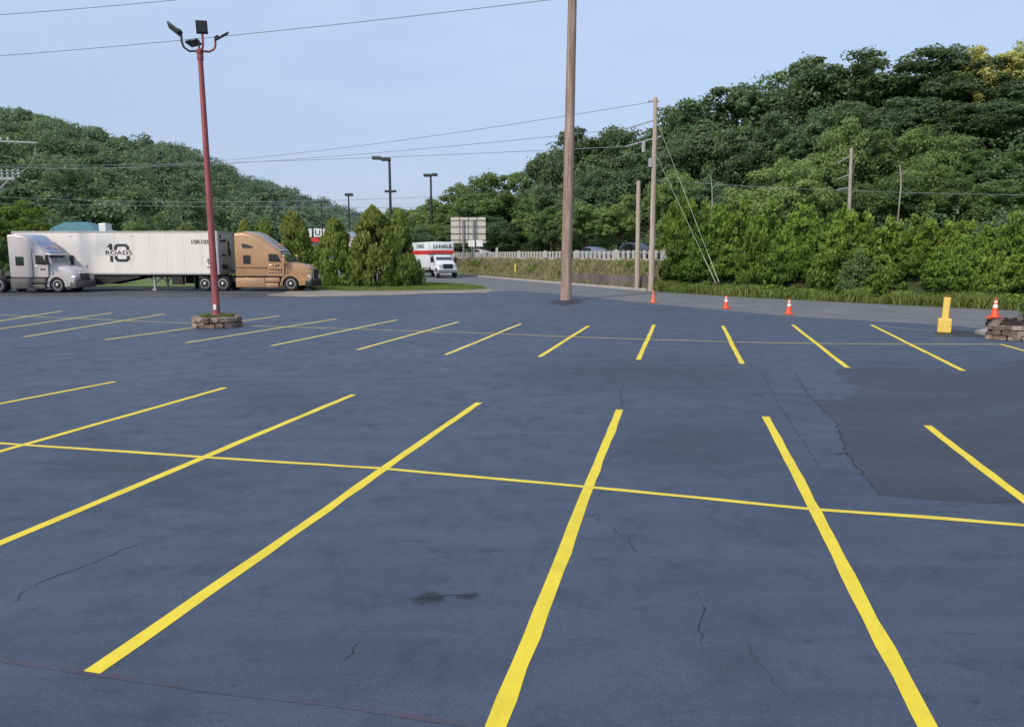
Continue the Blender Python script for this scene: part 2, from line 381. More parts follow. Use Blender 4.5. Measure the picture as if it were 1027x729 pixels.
# ------------------------------------------------------------------ terrain
EDGE = np.array([(-150, 210), (-60, 150), (-30, 125), (-12, 104), (-7.2, 95), (1.6, 72), (9.2, 53), (14.0, 44.3), (19.5, 37.6), (23.5, 33.2), (32, 24), (45, 10), (62, -10), (110, -70)], float)
def edge_dist(P):
    """signed distance past the far edge of the road (positive on the embankment side)"""
    P = np.asarray(P, float); best = np.full(len(P), 1e9); sg = np.ones(len(P))
    for a, b in zip(EDGE[:-1], EDGE[1:]):
        d = b - a; t = np.clip(((P - a) @ d) / (d @ d), 0, 1); q = a + t[:, None] * d; r = P - q; dist = np.hypot(r[:, 0], r[:, 1])
        s = np.sign(d[1] * r[:, 0] * -1 + d[0] * r[:, 1]); m = dist < best - 1e-9
        best[m] = dist[m]; sg[m] = s[m]
    return best * sg
def sst(a, b, x):
    t = np.clip((x - a) / (b - a), 0, 1); return t * t * (3 - 2 * t)
def gz(P):
    P = np.atleast_2d(np.asarray(P, float)); d = edge_dist(P)
    hf = sst(2, 34, P[:, 0])
    z = 1.9 * sst(.9, 3.0, d) + hf * 16 * sst(14, 62, d) ** .9
    return z - .03
def gz1(x, y): return float(gz([(x, y)])[0])
SE = np.concatenate([[0], np.cumsum(np.hypot(*np.diff(EDGE, axis=0).T))])
def edge_pt(s, off):
    """point at arc length s along the road edge, off metres past it"""
    i = int(np.clip(np.searchsorted(SE, s) - 1, 0, len(EDGE) - 2)); d = (EDGE[i + 1] - EDGE[i]) / (SE[i + 1] - SE[i]); p = EDGE[i] + d * (s - SE[i]); n = np.array([-d[1], d[0]])
    return p + n * off
_ss = np.linspace(SE[3], SE[-2], 1500)
_pp = np.array([edge_pt(s, 0) for s in _ss]); _ax = np.array([proj(x, y, 0)[0] if y > 3 else 9999 for x, y in _pp])
def edge_s_for_px(px): return float(_ss[int(np.argmin(np.abs(_ax - px)))])

xs = np.unique(np.concatenate([np.linspace(-3000, -200, 12), np.linspace(-200, -24, 24), np.linspace(-24, 70, 95), np.linspace(70, 200, 24), np.linspace(200, 3000, 12)]))
ys = np.unique(np.concatenate([np.linspace(-300, -20, 8), np.linspace(-20, 25, 18), np.linspace(25, 125, 101), np.linspace(125, 260, 24), np.linspace(260, 6000, 20)]))
GX, GY = np.meshgrid(xs, ys); PP = np.stack([GX.ravel(), GY.ravel()], 1); Z = gz(PP)
idx = np.arange(len(PP)).reshape(len(ys), len(xs))
F = np.stack([idx[:-1, :-1].ravel(), idx[:-1, 1:].ravel(), idx[1:, 1:].ravel(), idx[1:, :-1].ravel()], 1)
tag(link('ground', np_mesh('ground', np.column_stack([PP, Z]), F), M['soil'], None, True), kind='structure')

def sheet(name, pts, z, m, jit=0.0, step=.5):
    """flat polygon sheet with a slightly uneven outline"""
    out = []
    n = len(pts)
    for i in range(n):
        a = Vector(pts[i]); b = Vector(pts[(i + 1) % n]); k = max(1, int((b - a).length / step)) if jit else 1
        for j in range(k):
            p = a.lerp(b, j / k)
            if jit: p = p + Vector((random.gauss(0, jit), random.gauss(0, jit)))
            out.append(p)
    bm = bmesh.new(); f = bm.faces.new([bm.verts.new((p.x, p.y, z)) for p in out])
    bmesh.ops.triangulate(bm, faces=[f]); bmesh.ops.recalc_face_normals(bm, faces=list(bm.faces))
    for f in bm.faces:
        if f.normal.z < 0: f.normal_flip()
    me = bpy.data.meshes.new(name); bm.to_mesh(me); bm.free()
    return tag(link(name, me, m), kind='structure')

road_near = [(110, -90), (30, -20), (15, 18), (2, 40), (-2.5, 52), (-3.2, 62), (-8, 70), (-30, 84), (-60, 105), (-150, 160)]
sheet('road', [tuple(p) for p in EDGE] + road_near, -.008, M['road'])
sheet('service_drive', [(-90, 40), (-10, 40), (-5, 50), (-11, 56), (-14, 57.2), (-90, 60)], -.004, M['drive'], .12, 1.0)
sheet('sandy_shoulder', [(-15.4, 45.6), (-12, 44.2), (-7.2, 46.8), (-1.6, 49.5), (-1.5, 54.5), (-6, 57), (-14.5, 58), (-15.5, 52)], 0.0, M['sand'], .15, .8)
lawn_poly = [(-14.6, 53.6), (-11.5, 51.6), (-7.6, 52.2), (-3.2, 53.8), (-1.8, 55.6), (-3.3, 61.5), (-8.5, 69.5), (-30, 83), (-45, 90), (-45, 61), (-15, 58)]
sheet('lawn', lawn_poly, .006, M['lawn'], .15, .8)
lot_far = [(-90, 43.0), (-40, 44.2), (-22, 44.0), (-14, 43.2), (-11.5, 43.6), (-7.2, 46.3), (-2.2, 48.4), (-.4, 52.0), (1.4, 50.5), (3.8, 46.4), (6.7, 38.8), (8.9, 35.0), (11.4, 30.2), (13.7, 28.0), (15.5, 26.4), (16.4, 24.8), (22, 19), (40, 2), (60, -20)]
sheet('parking_lot', lot_far + [(60, -30), (-90, -30)], .004, M['sealcoat'], .06, .5)
# highway deck on the embankment
hs = np.linspace(SE[1], SE[-2], 60)
inn = [edge_pt(s, 3.7) for s in hs]; outr = [edge_pt(s, 13.6) for s in hs]
V = [(p[0], p[1], 1.90) for p in inn] + [(p[0], p[1], 1.90) for p in outr]; n = len(hs)
tag(link('highway_road', np_mesh('highway', V, [(i, i + 1, n + i + 1, n + i) for i in range(n - 1)]), M['highway']), kind='structure')

# kerb along the far side of the road
def ribbon_box(name, path, w, z0, z1, m, parent=None):
    rings = []
    for i, p in enumerate(path):
        a = np.array(path[max(0, i - 1)]); b = np.array(path[min(len(path) - 1, i + 1)]); d = (b - a) / np.linalg.norm(b - a); nn = np.array([-d[1], d[0]]) * w / 2; p = np.array(p)
        q0, q1 = p - nn, p + nn
        rings.append([(q0[0], q0[1], z0), (q1[0], q1[1], z0), (q1[0], q1[1], z1), (q0[0], q0[1], z1)])
    return MB().loft(rings).build(name, m, parent)
ks = np.linspace(edge_s_for_px(440), edge_s_for_px(650), 40)
tag(ribbon_box('kerb', [edge_pt(s, -.1) for s in ks], .32, -.03, .15, M['concrete']), kind='structure')

# ------------------------------------------------------------------ painted lines on the lot
Z0 = .004
def stripe(name, pts, w, m, z, wob=.0045, label=None, step=.35, group=None):
    P = [np.array(p, float) for p in pts]; path = []
    for a, b in zip(P[:-1], P[1:]):
        k = max(1, int(np.linalg.norm(b - a) / step))
        for j in range(k): path.append(a + (b - a) * j / k)
    path.append(P[-1]); n = len(path); V = []
    ph = random.random() * 6; am = random.uniform(.2, 1.0) * .009
    for i, p in enumerate(path):
        a = path[max(0, i - 1)]; b = path[min(n - 1, i + 1)]; d = (b - a) / np.linalg.norm(b - a); nn = np.array([-d[1], d[0]])
        q = p + nn * am * math.sin(ph + i * step * 1.1); ww = w * (1 + random.gauss(0, .018)) / 2
        l = q - nn * (ww + random.gauss(0, wob)); r = q + nn * (ww + random.gauss(0, wob))
        V += [(l[0], l[1], z), (r[0], r[1], z)]
    me = np_mesh(name, V, [(2 * i, 2 * i + 2, 2 * i + 3, 2 * i + 1) for i in range(n - 1)])
    for f in me.polygons:
        if f.normal.z < 0: f.flip()
    return tag(link(name, me, m), label, 'parking line' if label else None, group, 'structure')
def ext(a, b, length):
    """from far end b back through a, to the given length"""
    a, b = np.array(a), np.array(b); d = (a - b) / np.linalg.norm(a - b); return [tuple(b + d * length), tuple(b)]
ordn = ['first', 'second', 'third', 'fourth', 'fifth', 'sixth', 'seventh', 'eighth', 'ninth', 'tenth', 'eleventh', 'twelfth', 'thirteenth']
near = [((0, 405), (115, 383)), ((0, 453), (226, 389)), ((0, 545), (354, 396)), ((93, 675), (480, 404)), ((497, 729), (621, 411)), ((930, 729), (768, 418)), ((1027, 502), (930, 427))]
for i, (a, b) in enumerate(near):
    a, b = gp(*a), gp(*b); pts = [a, b] if i == 3 else ext(a, b, 8.4)
    stripe('pavement_line', pts, .112, M['stripe'], Z0 + .003, label='yellow line between the near parking stalls, %s from the left' % ordn[i], group='yellow lines of the near parking row')
far = [((0, 322), (62, 312)), ((0, 330), (112, 314)), ((24, 338), (165, 315)), ((105, 341), (280, 317)), ((186, 344), (337, 320)), ((272, 347), (398, 321)), ((358, 351), (460, 323)), ((447, 356), (522, 325)),
       ((541, 358), (590, 327)), ((640, 361), (656, 326)), ((744, 365), (725, 327)), ((850, 369), (795, 326)), ((966, 372), (874, 326))]
for i, (a, b) in enumerate(far):
    a, b = gp(*a), gp(*b); pts = ext(a, b, 8.4) if i < 2 else [a, b]
    stripe('pavement_line', pts, .118, M['stripe_far'] if i < 8 else M['stripe'], Z0 + .003, label='yellow line between the far parking stalls, %s from the left' % ordn[i], group='yellow lines of the far parking row')
b1 = [(-13, 11.2), (-9.5, 10.2)] + [gp(*p) for p in [(0, 445), (205, 459), (383, 470), (588, 489), (815, 511), (930, 519), (1027, 527)]] + [(7.5, 5.75)]
stripe('pavement_line', b1, .080, M['stripe_thin'], Z0 + .0045, label='long thin yellow line crossing the near parking row')
b2 = [(-30, 34.2)] + [gp(*p) for p in [(0, 316), (120, 321.5), (240, 326.5), (350, 330), (460, 333.5), (560, 337.5), (660, 341), (770, 344), (870, 345.3), (1003, 345.5)]]
stripe('pavement_line', b2, .07, M['stripe_far'], Z0 + .005, label='long thin yellow line crossing the far parking row')
stripe('pavement_line', [gp(1003, 345.5), gp(1060, 361)], .11, M['stripe'], Z0 + .0065, label='short yellow line slanting from the end of the thin line by the planter')
stripe('pavement_line', [gp(876, 326.5), gp(941, 333)], .10, M['oldline'], Z0 + .0045, label='old pale line running to the yellow bollard')

# worn areas, stains, cracks
BZ = [0]
def blob(name, poly_px, z, m, feather=.5, res=.12, soft=None):
    """sheet over a polygon whose 'fade' attribute falls to 0 at the outline"""
    BZ[0] += 1; z = Z0 + .0003 + .00012 * BZ[0]
    P = np.array([gp(*p) for p in poly_px]); lo = P.min(0) - feather; hi = P.max(0) + feather
    nx = max(2, int((hi[0] - lo[0]) / res)); ny = max(2, int((hi[1] - lo[1]) / res))
    X, Y = np.meshgrid(np.linspace(lo[0], hi[0], nx), np.linspace(lo[1], hi[1], ny)); Q = np.stack([X.ravel(), Y.ravel()], 1)
    ins = np.zeros(len(Q), bool); best = np.full(len(Q), 1e9)
    for a, b in zip(P, np.roll(P, -1, 0)):
        c = ((a[1] > Q[:, 1]) != (b[1] > Q[:, 1])) & (Q[:, 0] < (b[0] - a[0]) * (Q[:, 1] - a[1]) / (b[1] - a[1] + 1e-12) + a[0]); ins ^= c
        d = b - a; t = np.clip(((Q - a) @ d) / (d @ d + 1e-12), 0, 1); r = Q - a - t[:, None] * d; best = np.minimum(best, np.hypot(r[:, 0], r[:, 1]))
    sd = np.where(ins, best, -best); fade = np.clip(.47 + sd / feather * .5, 0, 1)
    if soft is not None: fade = np.minimum(fade, soft(Q))
    ii = np.arange(len(Q)).reshape(ny, nx); Fq = np.stack([ii[:-1, :-1].ravel(), ii[:-1, 1:].ravel(), ii[1:, 1:].ravel(), ii[1:, :-1].ravel()], 1)
    keep = fade[Fq].max(1) > .02; Fq = Fq[keep]; used = np.unique(Fq); mp = np.full(len(Q), -1); mp[used] = np.arange(len(used))
    me = np_mesh(name, np.column_stack([Q[used], np.full(len(used), z)]), mp[Fq], fade[used], 'fade')
    return tag(link(name, me, m), kind='structure')
blob('pavement_surface', [(797, 372), (810, 396), (839, 424), (849, 455), (883, 497), (930, 501), (977, 504), (1100, 512), (1150, 380), (1040, 358), (960, 374), (900, 368)], Z0 + .002, M['patch'], .16, .06)
blob('pavement_stain', [(540, 365), (640, 362), (760, 368), (770, 385), (680, 392), (560, 390), (500, 378)], Z0 + .002, M['faint'], 1.6, .25)
blob('pavement_stain', [(412, 601), (430, 595), (446, 598), (440, 605), (422, 607)], Z0 + .003, M['stain'], .09, .012)
blob('pavement_stain', [(458, 599), (474, 593), (483, 598), (470, 602)], Z0 + .003, M['stain'], .08, .012)
blob('pavement_stain', [(690, 655), (760, 650), (775, 680), (720, 690)], Z0 + .003, M['faint'], .22, .03)
blob('pavement_stain', [(250, 385), (360, 400), (330, 418), (230, 415)], Z0 + .003, M['faint'], .9, .12)
blob('pavement_stain', [(640, 424), (750, 428), (740, 470), (640, 466)], Z0 + .003, M['faint'], .8, .1)
blob('pavement_stain', [(90, 440), (230, 480), (180, 500), (60, 470)], Z0 + .003, M['faint'], .6, .08)
blob('pavement_stain', [(935, 332), (962, 331), (985, 334), (990, 339), (940, 337)], Z0 + .003, M['stain'], .2, .05)
def crack(px, w=.012, jit=.03):
    P = [np.array(gp(*p)) for p in px]; path = []
    for a, b in zip(P[:-1], P[1:]):
        k = max(2, int(np.linalg.norm(b - a) / .07))
        for j in range(k): path.append(a + (b - a) * j / k + rng.normal(0, jit * .5, 2))
    path.append(P[-1]); n = len(path); V = []
    for i, p in enumerate(path):
        a = path[max(0, i - 1)]; b = path[min(n - 1, i + 1)]; d = (b - a) / (np.linalg.norm(b - a) + 1e-9); nn = np.array([-d[1], d[0]]); ww = w * .8 * random.uniform(.1, 1.0) * min(1, .2 + 4 * min(i, n - 1 - i) / n)
        V += [tuple(p - nn * ww) + (Z0 + .0022,), tuple(p + nn * ww) + (Z0 + .0022,)]
    me = np_mesh('pavement_surface', V, [(2 * i, 2 * i + 2, 2 * i + 3, 2 * i + 1) for i in range(n - 1)])
    return tag(link('pavement_crack', me, M['crackfill']), kind='structure')
for px, w in [([(14, 606), (24, 592), (40, 583), (72, 573), (108, 559), (140, 545), (168, 537)], .010), ([(345, 664), (352, 654), (361, 643)], .006), ([(418, 600), (446, 598), (480, 596)], .02),
              ([(700, 592), (706, 610), (699, 628), (706, 645), (702, 655)], .007), ([(764, 372), (778, 401), (795, 428), (815, 458), (832, 485)], .012), ([(797, 373), (810, 396), (839, 424), (849, 455), (883, 497), (930, 500), (977, 504)], .022),
              ([(0, 349), (45, 349.5), (72, 345), (96, 340)], .035), ([(624, 409), (622, 395), (625, 385)], .012), ([(850, 455), (835, 456)], .03), ([(520, 398), (560, 396), (610, 392)], .012),
              ([(610, 525), (640, 555), (680, 566)], .006), ([(25, 490), (60, 484)], .008), ([(215, 425), (245, 418), (270, 405)], .012), ([(980, 505), (1020, 503), (1060, 507)], .012), ([(310, 368), (345, 367)], .02), ([(580, 520), (600, 515), (603, 525)], .008),
              ([(470, 300.5), (520, 303), (545, 306)], .05), ([(745, 640), (765, 668), (790, 700)], .004)]:
    crack(px, w)
tr = [(0, 662), (95, 676), (220, 694), (330, 706), (430, 722), (500, 731)]
pl = [np.array(gp(*p)) for p in tr]; V = []; fd = []
for i, p in enumerate(pl):
    V += [(p[0], p[1] - .022, Z0 + .0026), (p[0], p[1] + .022, Z0 + .0026)]; fd += [(.42, .5, .3, .36, .46, .3)[i]] * 2
tag(link('pavement_line', np_mesh('pavement_line', V, [(2 * i, 2 * i + 2, 2 * i + 3, 2 * i + 1) for i in range(len(pl) - 1)], fd, 'fade'), M['redchalk']), 'faint broken red line on the near asphalt', 'parking line', None, 'structure')

# ------------------------------------------------------------------ vehicles
def make_wheel(name, parent, x, y, z, r, w, out, deep=.05, rimm='alloy', n=28):
    """wheel whose outer face looks along out (+1 / -1 in y); tyre mesh with a rim child"""
    o = MB().lathe([(r * .62, -w / 2), (r * .9, -w / 2), (r * .98, -w * .38), (r, -w * .2), (r, w * .2), (r * .98, w * .38), (r * .9, w / 2), (r * .62, w / 2)], n, 'Y').build(name, M['rubber'], parent, ang=40, loc=(x, y, z))
    h = out * w / 2
    MB().lathe([(r * .60, h * .2), (r * .64, h * 1.02), (r * .56, h * 1.04), (r * .50, h - out * deep), (r * .30, h - out * deep * .6), (r * .22, h - out * deep * .2), (r * .20, h + out * .05), (r * .10, h + out * .07)], n, 'Y').build('rim', M[rimm], o, ang=40)
    return o
def rring(x, wb, wt, z0, z1, r=.25, tilt=0.0, n=4):
    """rounded section in the y-z plane"""
    pts = []
    rb = min(r, .12)
    for cy, cz, rr, a0 in ((wt - r, z1 - r, r, 0), (-(wt - r), z1 - r, r, 90), (-(wb - rb), z0 + rb, rb, 180), (wb - rb, z0 + rb, rb, 270)):
        for k in range(n + 1):
            a = R(a0 + 90 * k / n); pts.append((cy + rr * math.cos(a), cz + rr * math.sin(a)))
    return [(x + tilt * (z - z0), y, z) for y, z in pts]

def make_tractor(root, kind):
    tan = kind == 'tan'
    pm, low = (M['tan'], M['tan_low']) if tan else (M['silver'], M['silver_low'])
    s = 1.0
    # chassis
    fr = MB()
    for sy in (-1, 1): fr.box(-3.4, 4.7, sy * .43 - .05, sy * .43 + .05, .62, .92)
    for x in (-3.3, -1.6, 0, 3.9): fr.box(x - .08, x + .08, -.42, .42, .66, .88)
    for x in (-2.25, -.95, 3.75 if tan else 3.4): fr.box(x - .08, x + .08, -1.0, 1.0, .44, .58)
    fr.box(-2.0, -1.0, -.55, .55, .93, 1.1, .03)
    fr.box(.2, 3.2, -.9, .9, .45, 1.05)
    fr.build('chassis', M['chassis'], root)
    fx = 3.86 if tan else 3.42; r = .51
    for x in (-2.25, -.97):
        for sy in (-1, 1): make_wheel('wheel', root, x, sy * .98, r, r, .52, sy, .14)
    for sy in (-1, 1): make_wheel('wheel', root, fx, sy * 1.02, r, r, .3, sy, .03)
    if tan:
        secs = [(0, 1.22, 1.16, .98, 4.02, .16), (.5, 1.22, 1.14, .98, 4.1, .22), (1.0, 1.22, 1.12, .98, 4.1, .32), (1.6, 1.22, 1.1, .98, 3.9, .36), (2.2, 1.21, 1.06, .98, 3.48, .36), (2.75, 1.2, 1.02, .98, 3.06, .3), (3.12, 1.17, 1.0, .98, 2.76, .2)]
        tops = [(.25, 4.05), (.7, 4.17), (1.1, 4.15), (1.6, 3.98), (2.2, 3.6), (2.75, 3.18), (3.2, 2.80)]
        ws = ((3.14, 2.72), (3.62, 2.05)); hood = [(3.35, 1.06, .98, 2.04), (3.7, 1.02, .98, 2.02), (4.3, .96, .95, 1.93), (4.9, .88, .9, 1.78), (5.15, .84, .88, 1.66), (5.26, .76, .95, 1.52)]
        bx = 5.36; gx = 5.27; gz_ = (.72, 1.55)
    else:
        secs = [(0, 1.22, 1.2, .98, 3.86, .12), (.6, 1.22, 1.2, .98, 3.88, .14), (1.2, 1.22, 1.18, .98, 3.84, .2), (1.6, 1.22, 1.12, .98, 3.66, .28), (1.75, 1.20, 1.08, .98, 3.5, .28), (2.2, 1.18, 1.04, .98, 3.1, .26), (2.62, 1.16, 1.02, .98, 2.7, .2)]
        tops = [(.9, 3.9), (1.25, 3.88), (1.6, 3.74), (2.0, 3.38), (2.4, 2.98), (2.7, 2.72)]
        ws = ((2.64, 2.58), (3.05, 1.9)); hood = [(2.85, 1.05, .98, 1.9), (3.2, 1.0, .98, 1.86), (3.8, .95, .95, 1.74), (4.3, .88, .9, 1.58), (4.6, .84, .85, 1.42), (4.72, .74, .9, 1.3)]
        bx = 4.84; gx = 4.73; gz_ = (.7, 1.34)
    rings = [rring(x, wb, wt, z0, z1, rr) for x, wb, wt, z0, z1, rr in secs]
    # cowl: the windscreen plane closes the cab
    x1, zt = ws[0]; x2, zb = ws[1]
    rings.append(rring(x2, 1.12, 1.02, .98, zb, .12))
    MB().loft(rings).build('cab', pm, root, ang=38)
    tr_ = [rring(x, .86, .80, z - .28, z, .12) for x, z in tops]
    MB().loft(tr_).build('roof_fairing', M['roofgrey' if tan else 'roofblue'], root, ang=40)
    MB().loft([rring(x, w, w * .96, z0, z1, .22) for x, w, z0, z1 in hood]).build('hood', pm, root, ang=40)
    # windscreen on the slanted face
    dx, dz = x2 - x1, zb - zt; ln = math.hypot(dx, dz); nx, nz = -dz / ln, dx / ln
    q = lambda t, y, e: (x1 + dx * t + nx * e, y, zt + dz * t + nz * e)
    b = MB()
    for e0, e1 in ((.012, .03),):
        o_ = [q(.06, -.86, e0), q(.06, .86, e0), q(.9, .96, e0), q(.9, -.96, e0)]; i_ = [q(.06, -.86, e1), q(.06, .86, e1), q(.9, .96, e1), q(.9, -.96, e1)]
        b.loft([o_, i_])
    b.build('windshield', M['windshield'], root)
    b = MB()
    for sy in (-1, 1): b.tube([q(.02, sy * .90, .02), q(.95, sy * 1.0, .02)], .045, 6)
    b.tube([q(.0, -.9, .02), q(.0, .9, .02)], .05, 6); b.tube([q(.95, -.98, .02), q(.95, .98, .02)], .04, 6); b.tube([q(.0, 0, .025), q(.95, 0, .025)], .02, 6)
    b.build('windshield_frame', M['black'] if tan else pm, root)
    if not tan: MB().box(2.5, 3.0, -.98, .98, 2.58, 2.66, .03, 2, Matrix.Rotation(R(12), 3, 'Y'), (2.5, 0, 2.62)).build('sun_visor', pm, root)
    for sy in (-1, 1):
        w = 1.222
        y0, y1 = (sy * (w - .01), sy * (w + .018)); yg = (sy * (w + .012), sy * (w + .03))
        if tan:
            d = MB().plate([(2.28, 1.06), (3.42, 1.06), (3.46, 1.96), (3.12, 2.66), (2.28, 2.72)], sy * (w - .06), sy * (w + .012)).build('door', pm, root)
            MB().plate([(2.38, 2.06), (3.26, 2.02), (3.2, 2.2), (3.02, 2.56), (2.38, 2.58)], sy * (w + .004), sy * (w + .026)).build('door_window', M['glass'], d)
            MB().plate([(.58, 1.92), (1.05, 1.92), (1.05, 2.5), (.58, 2.5)], *yg).build('sleeper_window', M['glass'], root)
            MB().plate([(.54, 3.04), (1.12, 3.04), (1.26, 3.1), (.9, 3.24), (.54, 3.3)], sy * (w - .05), sy * (w + .022)).build('upper_window', M['glass'], root)
            b = MB().plate([(.02, 1.63), (2.3, 1.60), (2.3, 1.63), (.02, 1.66)], y0, y1)
            b.plate([(.02, .99), (3.3, .99), (3.3, 1.05), (.02, 1.05)], y0, y1).build('pinstripe', M['chassis'], root)
            b = MB()
            for j in range(5): b.plate([(2.42 + j * .19, 1.46 - .02 * j), (2.54 + j * .19, 1.46 - .02 * j), (2.56 + j * .19, 1.56), (2.44 + j * .19, 1.56)], sy * (w + .004), sy * (w + .02))
            for j in range(5): b.plate([(2.36 + j * .2, 1.24), (2.48 + j * .2, 1.24), (2.50 + j * .2, 1.31), (2.38 + j * .2, 1.31)], sy * (w + .004), sy * (w + .02))
            b.plate([(2.7, 1.7), (3.05, 1.72), (3.2, 1.86), (2.9, 1.8)], sy * (w + .004), sy * (w + .02)); b.build('door_decal', M['chassis'], d)
            lettering('company_lettering', 'TRANSPORT', .0, M['chassis'], d, (0, 0, 0)) if False else None
        else:
            d = MB().plate([(1.8, 1.06), (2.84, 1.06), (2.88, 1.84), (2.6, 2.56), (1.8, 2.6)], sy * (w - .06), sy * (w + .012)).build('door', pm, root)
            MB().plate([(1.98, 1.9), (2.76, 1.84), (2.74, 1.98), (2.52, 2.46), (1.98, 2.5)], sy * (w + .004), sy * (w + .026)).build('door_window', M['glass'], d)
            MB().plate([(.48, 1.82), (1.06, 1.82), (1.06, 2.4), (.48, 2.4)], *yg).build('sleeper_window', M['glass'], root)
            b = MB().plate([(.02, .98), (2.84, .98), (2.84, 1.03), (.02, 1.03)], y0, y1); b.plate([(1.70, 1.04), (1.73, 1.04), (1.73, 2.9), (1.70, 2.9)], y0, y1).build('seam_trim', M['silver_low'], root)
            b = MB()
            for j in range(3): b.plate([(2.3 + j * .14, 1.5), (2.4 + j * .14, 1.5), (2.4 + j * .14, 1.62), (2.3 + j * .14, 1.62)], sy * (w + .004), sy * (w + .02))
            b.build('door_decal', M['chassis'], d)
        dxh = 2.42 if tan else 1.94
        MB().box(dxh - .02, dxh + .16, sy * (w + .01), sy * (w + .05), 1.80, 1.85, .012).build('handle', M['chrome'], d)
        # mirrors
        mx = ws[1][0] - .12
        b = MB().box(mx - .1, mx + .1, sy * 1.36 - .1, sy * 1.36 + .1, 1.86, 2.5, .05); b.tube([(mx - .05, sy * 1.15, 2.4), (mx, sy * 1.36, 2.4)], .03, 6); b.tube([(mx - .05, sy * 1.13, 1.98), (mx, sy * 1.36, 1.98)], .03, 6)
        b.build('mirror', pm if tan else M['black'], root)
        # fenders
        arc = []
        for k in range(13):
            a = R(-8 + 196 * k / 12); arc.append((fx + .78 * math.cos(a), .5 + .70 * math.sin(a)))
        inner = [(fx + .6 * math.cos(R(-8 + 196 * k / 12)), .48 + .58 * math.sin(R(-8 + 196 * k / 12))) for k in range(13)]
        prof = arc + list(reversed(inner))
        b = MB().plate(prof, sy * .82, sy * 1.2); b.bevel(.04, 2, 50)
        b.plate([(fx + .66, .42), (bx - .12, .42), (bx - .14, 1.0), (fx + .45, 1.2), (fx + .66, .8)], sy * .7, sy * 1.16); b.build('fender', pm, root, ang=40)
        MB().box(bx - .34, bx - .06, sy * .98 - .17, sy * .98 + .16, .82, 1.1, .05).build('headlight', M['lamp'], root)
        # side skirts, tank and step
        xe = 2.92 if tan else 2.5
        b = MB().box(-.02, xe - .85, sy * 1.19 - .12, sy * 1.19 + .04, .26, .93, .05); b.box(xe - .82, xe + .1, sy * 1.19 - .16, sy * 1.19 + .02, .26, .56, .04); b.box(xe - .82, xe + .2, sy * 1.19 - .16, sy * 1.19 + .03, .62, .93, .04)
        b.build('side_fairing', low, root, ang=40)
        MB().box(xe - .98, xe - .86, sy * 1.19 - .02, sy * 1.19 + .05, .5, .64, .02).build('marker_lamp', M['orange_lens'] if tan else M['chrome'], root)
        MB().box(-2.98, -2.94, sy * .98 - .3, sy * .98 + .3, .12, 1.0, .01).build('mudflap', M['black'], root)
    b = MB().box(bx - .5, bx, -1.2, 1.2, .30, .74, .07); b.build('bumper', M['black'] if tan else M['silver_low'], root, ang=40)
    gb = MB().box(gx - .04, gx + .03, -.58, .58, gz_[0], gz_[1], .04); g = gb.build('grille', M['chrome'], root)
    b = MB().box(gx + .034, gx + .042, -.5, .5, gz_[0] + .07, gz_[1] - .07)
    b.build('grille_mesh', M['black'], g)
    b = MB()
    for k in range(9):
        z = gz_[0] + .11 + k * (gz_[1] - gz_[0] - .2) / 8; b.box(gx + .04, gx + .055, -.5, .5, z - .012, z + .012)
    b.build('grille_bars', M['grillemesh'], g)
    for y in (-.55, -.3, 0, .3, .55):
        xx, zz = tops[-2]; MB().box(xx - .05, xx + .08, y - .05, y + .05, zz - .01, zz + .05, .015).build('clearance_light', M['orange_lens'], root)
    if tan:
        b = MB().tube([(4.95, -1.0, 1.72), (4.95, -1.08, 2.02)], .02, 6); b.box(4.9, 5.0, -1.16, -1.02, 1.9, 2.05, .03); b.build('hood_mirror', M['black'], root)
    b = MB()
    for y in (-.5, .5): b.tube([(-.12, y, 1.1), (-.12, y, 3.2), (-.14, y * .8, 3.3)], .05, 8)
    b.box(-.1, .0, -.6, .6, 1.2, 2.4, .03); b.build('deck_equipment', M['black'], root)

# rig rotated slightly so its nose is nearer
rigz = R(-2.2)
t = empty('tractor_truck', (XA(236, 51.4, 2), 52.75, 0), rigz, 'tan sleeper cab semi truck coupled to the white trailer by the conifers', 'truck'); make_tractor(t, 'tan')
t2 = empty('tractor_truck', (XA(9.5, 49.2, 2), 50.45, 0), R(-1.0), 'silver sleeper cab semi truck parked in front of the white trailer, at the left edge', 'truck'); make_tractor(t2, 'silver'); t2.scale = (.90, 1, 1)

# trailer: local origin at its front lower centre, body runs towards -x
tl = empty('box_trailer', (t.location.x - 1.15 * math.cos(rigz), t.location.y - 1.15 * math.sin(rigz), 0), rigz, 'long white box trailer with a black 10 ROADS logo behind the silver truck', 'trailer')
LEN = 14.7; HW = 1.3
b = MB().box(-LEN, 0, -HW, HW, 1.24, 4.13, .02); b.build('trailer_box', M['trailer'], tl)
b = MB()
for k in range(1, 12):
    x = -k * LEN / 12; b.box(x - .012, x + .012, -HW - .008, HW + .008, 1.3, 4.06)
b.build('panel_seam', M['trailer'], tl)
b = MB()
for sy in (-1, 1):
    b.box(-LEN - .01, .012, sy * HW - .025 if sy > 0 else -HW - .025, sy * HW + .025, 1.14, 1.27, .008)
    b.box(-LEN - .01, .012, sy * HW - .02, sy * HW + .02, 4.06, 4.16, .008)
b.box(-.02, .03, -HW, HW, 1.14, 1.3); b.box(-.02, .03, -HW, HW, 4.03, 4.15); b.build('side_rail', M['rail'], tl)
for sy in (-1, 1):
    for x in (-.05, -LEN + .05): MB().box(x - .06, x + .075, sy * HW - .03, sy * HW + .03, 1.16, 4.14, .01).build('corner_post', M['rail'], tl)
MB().box(.004, .02, -HW + .05, HW - .05, 1.32, 4.02).build('front_panel', M['trailer_front'], tl)
b = MB()
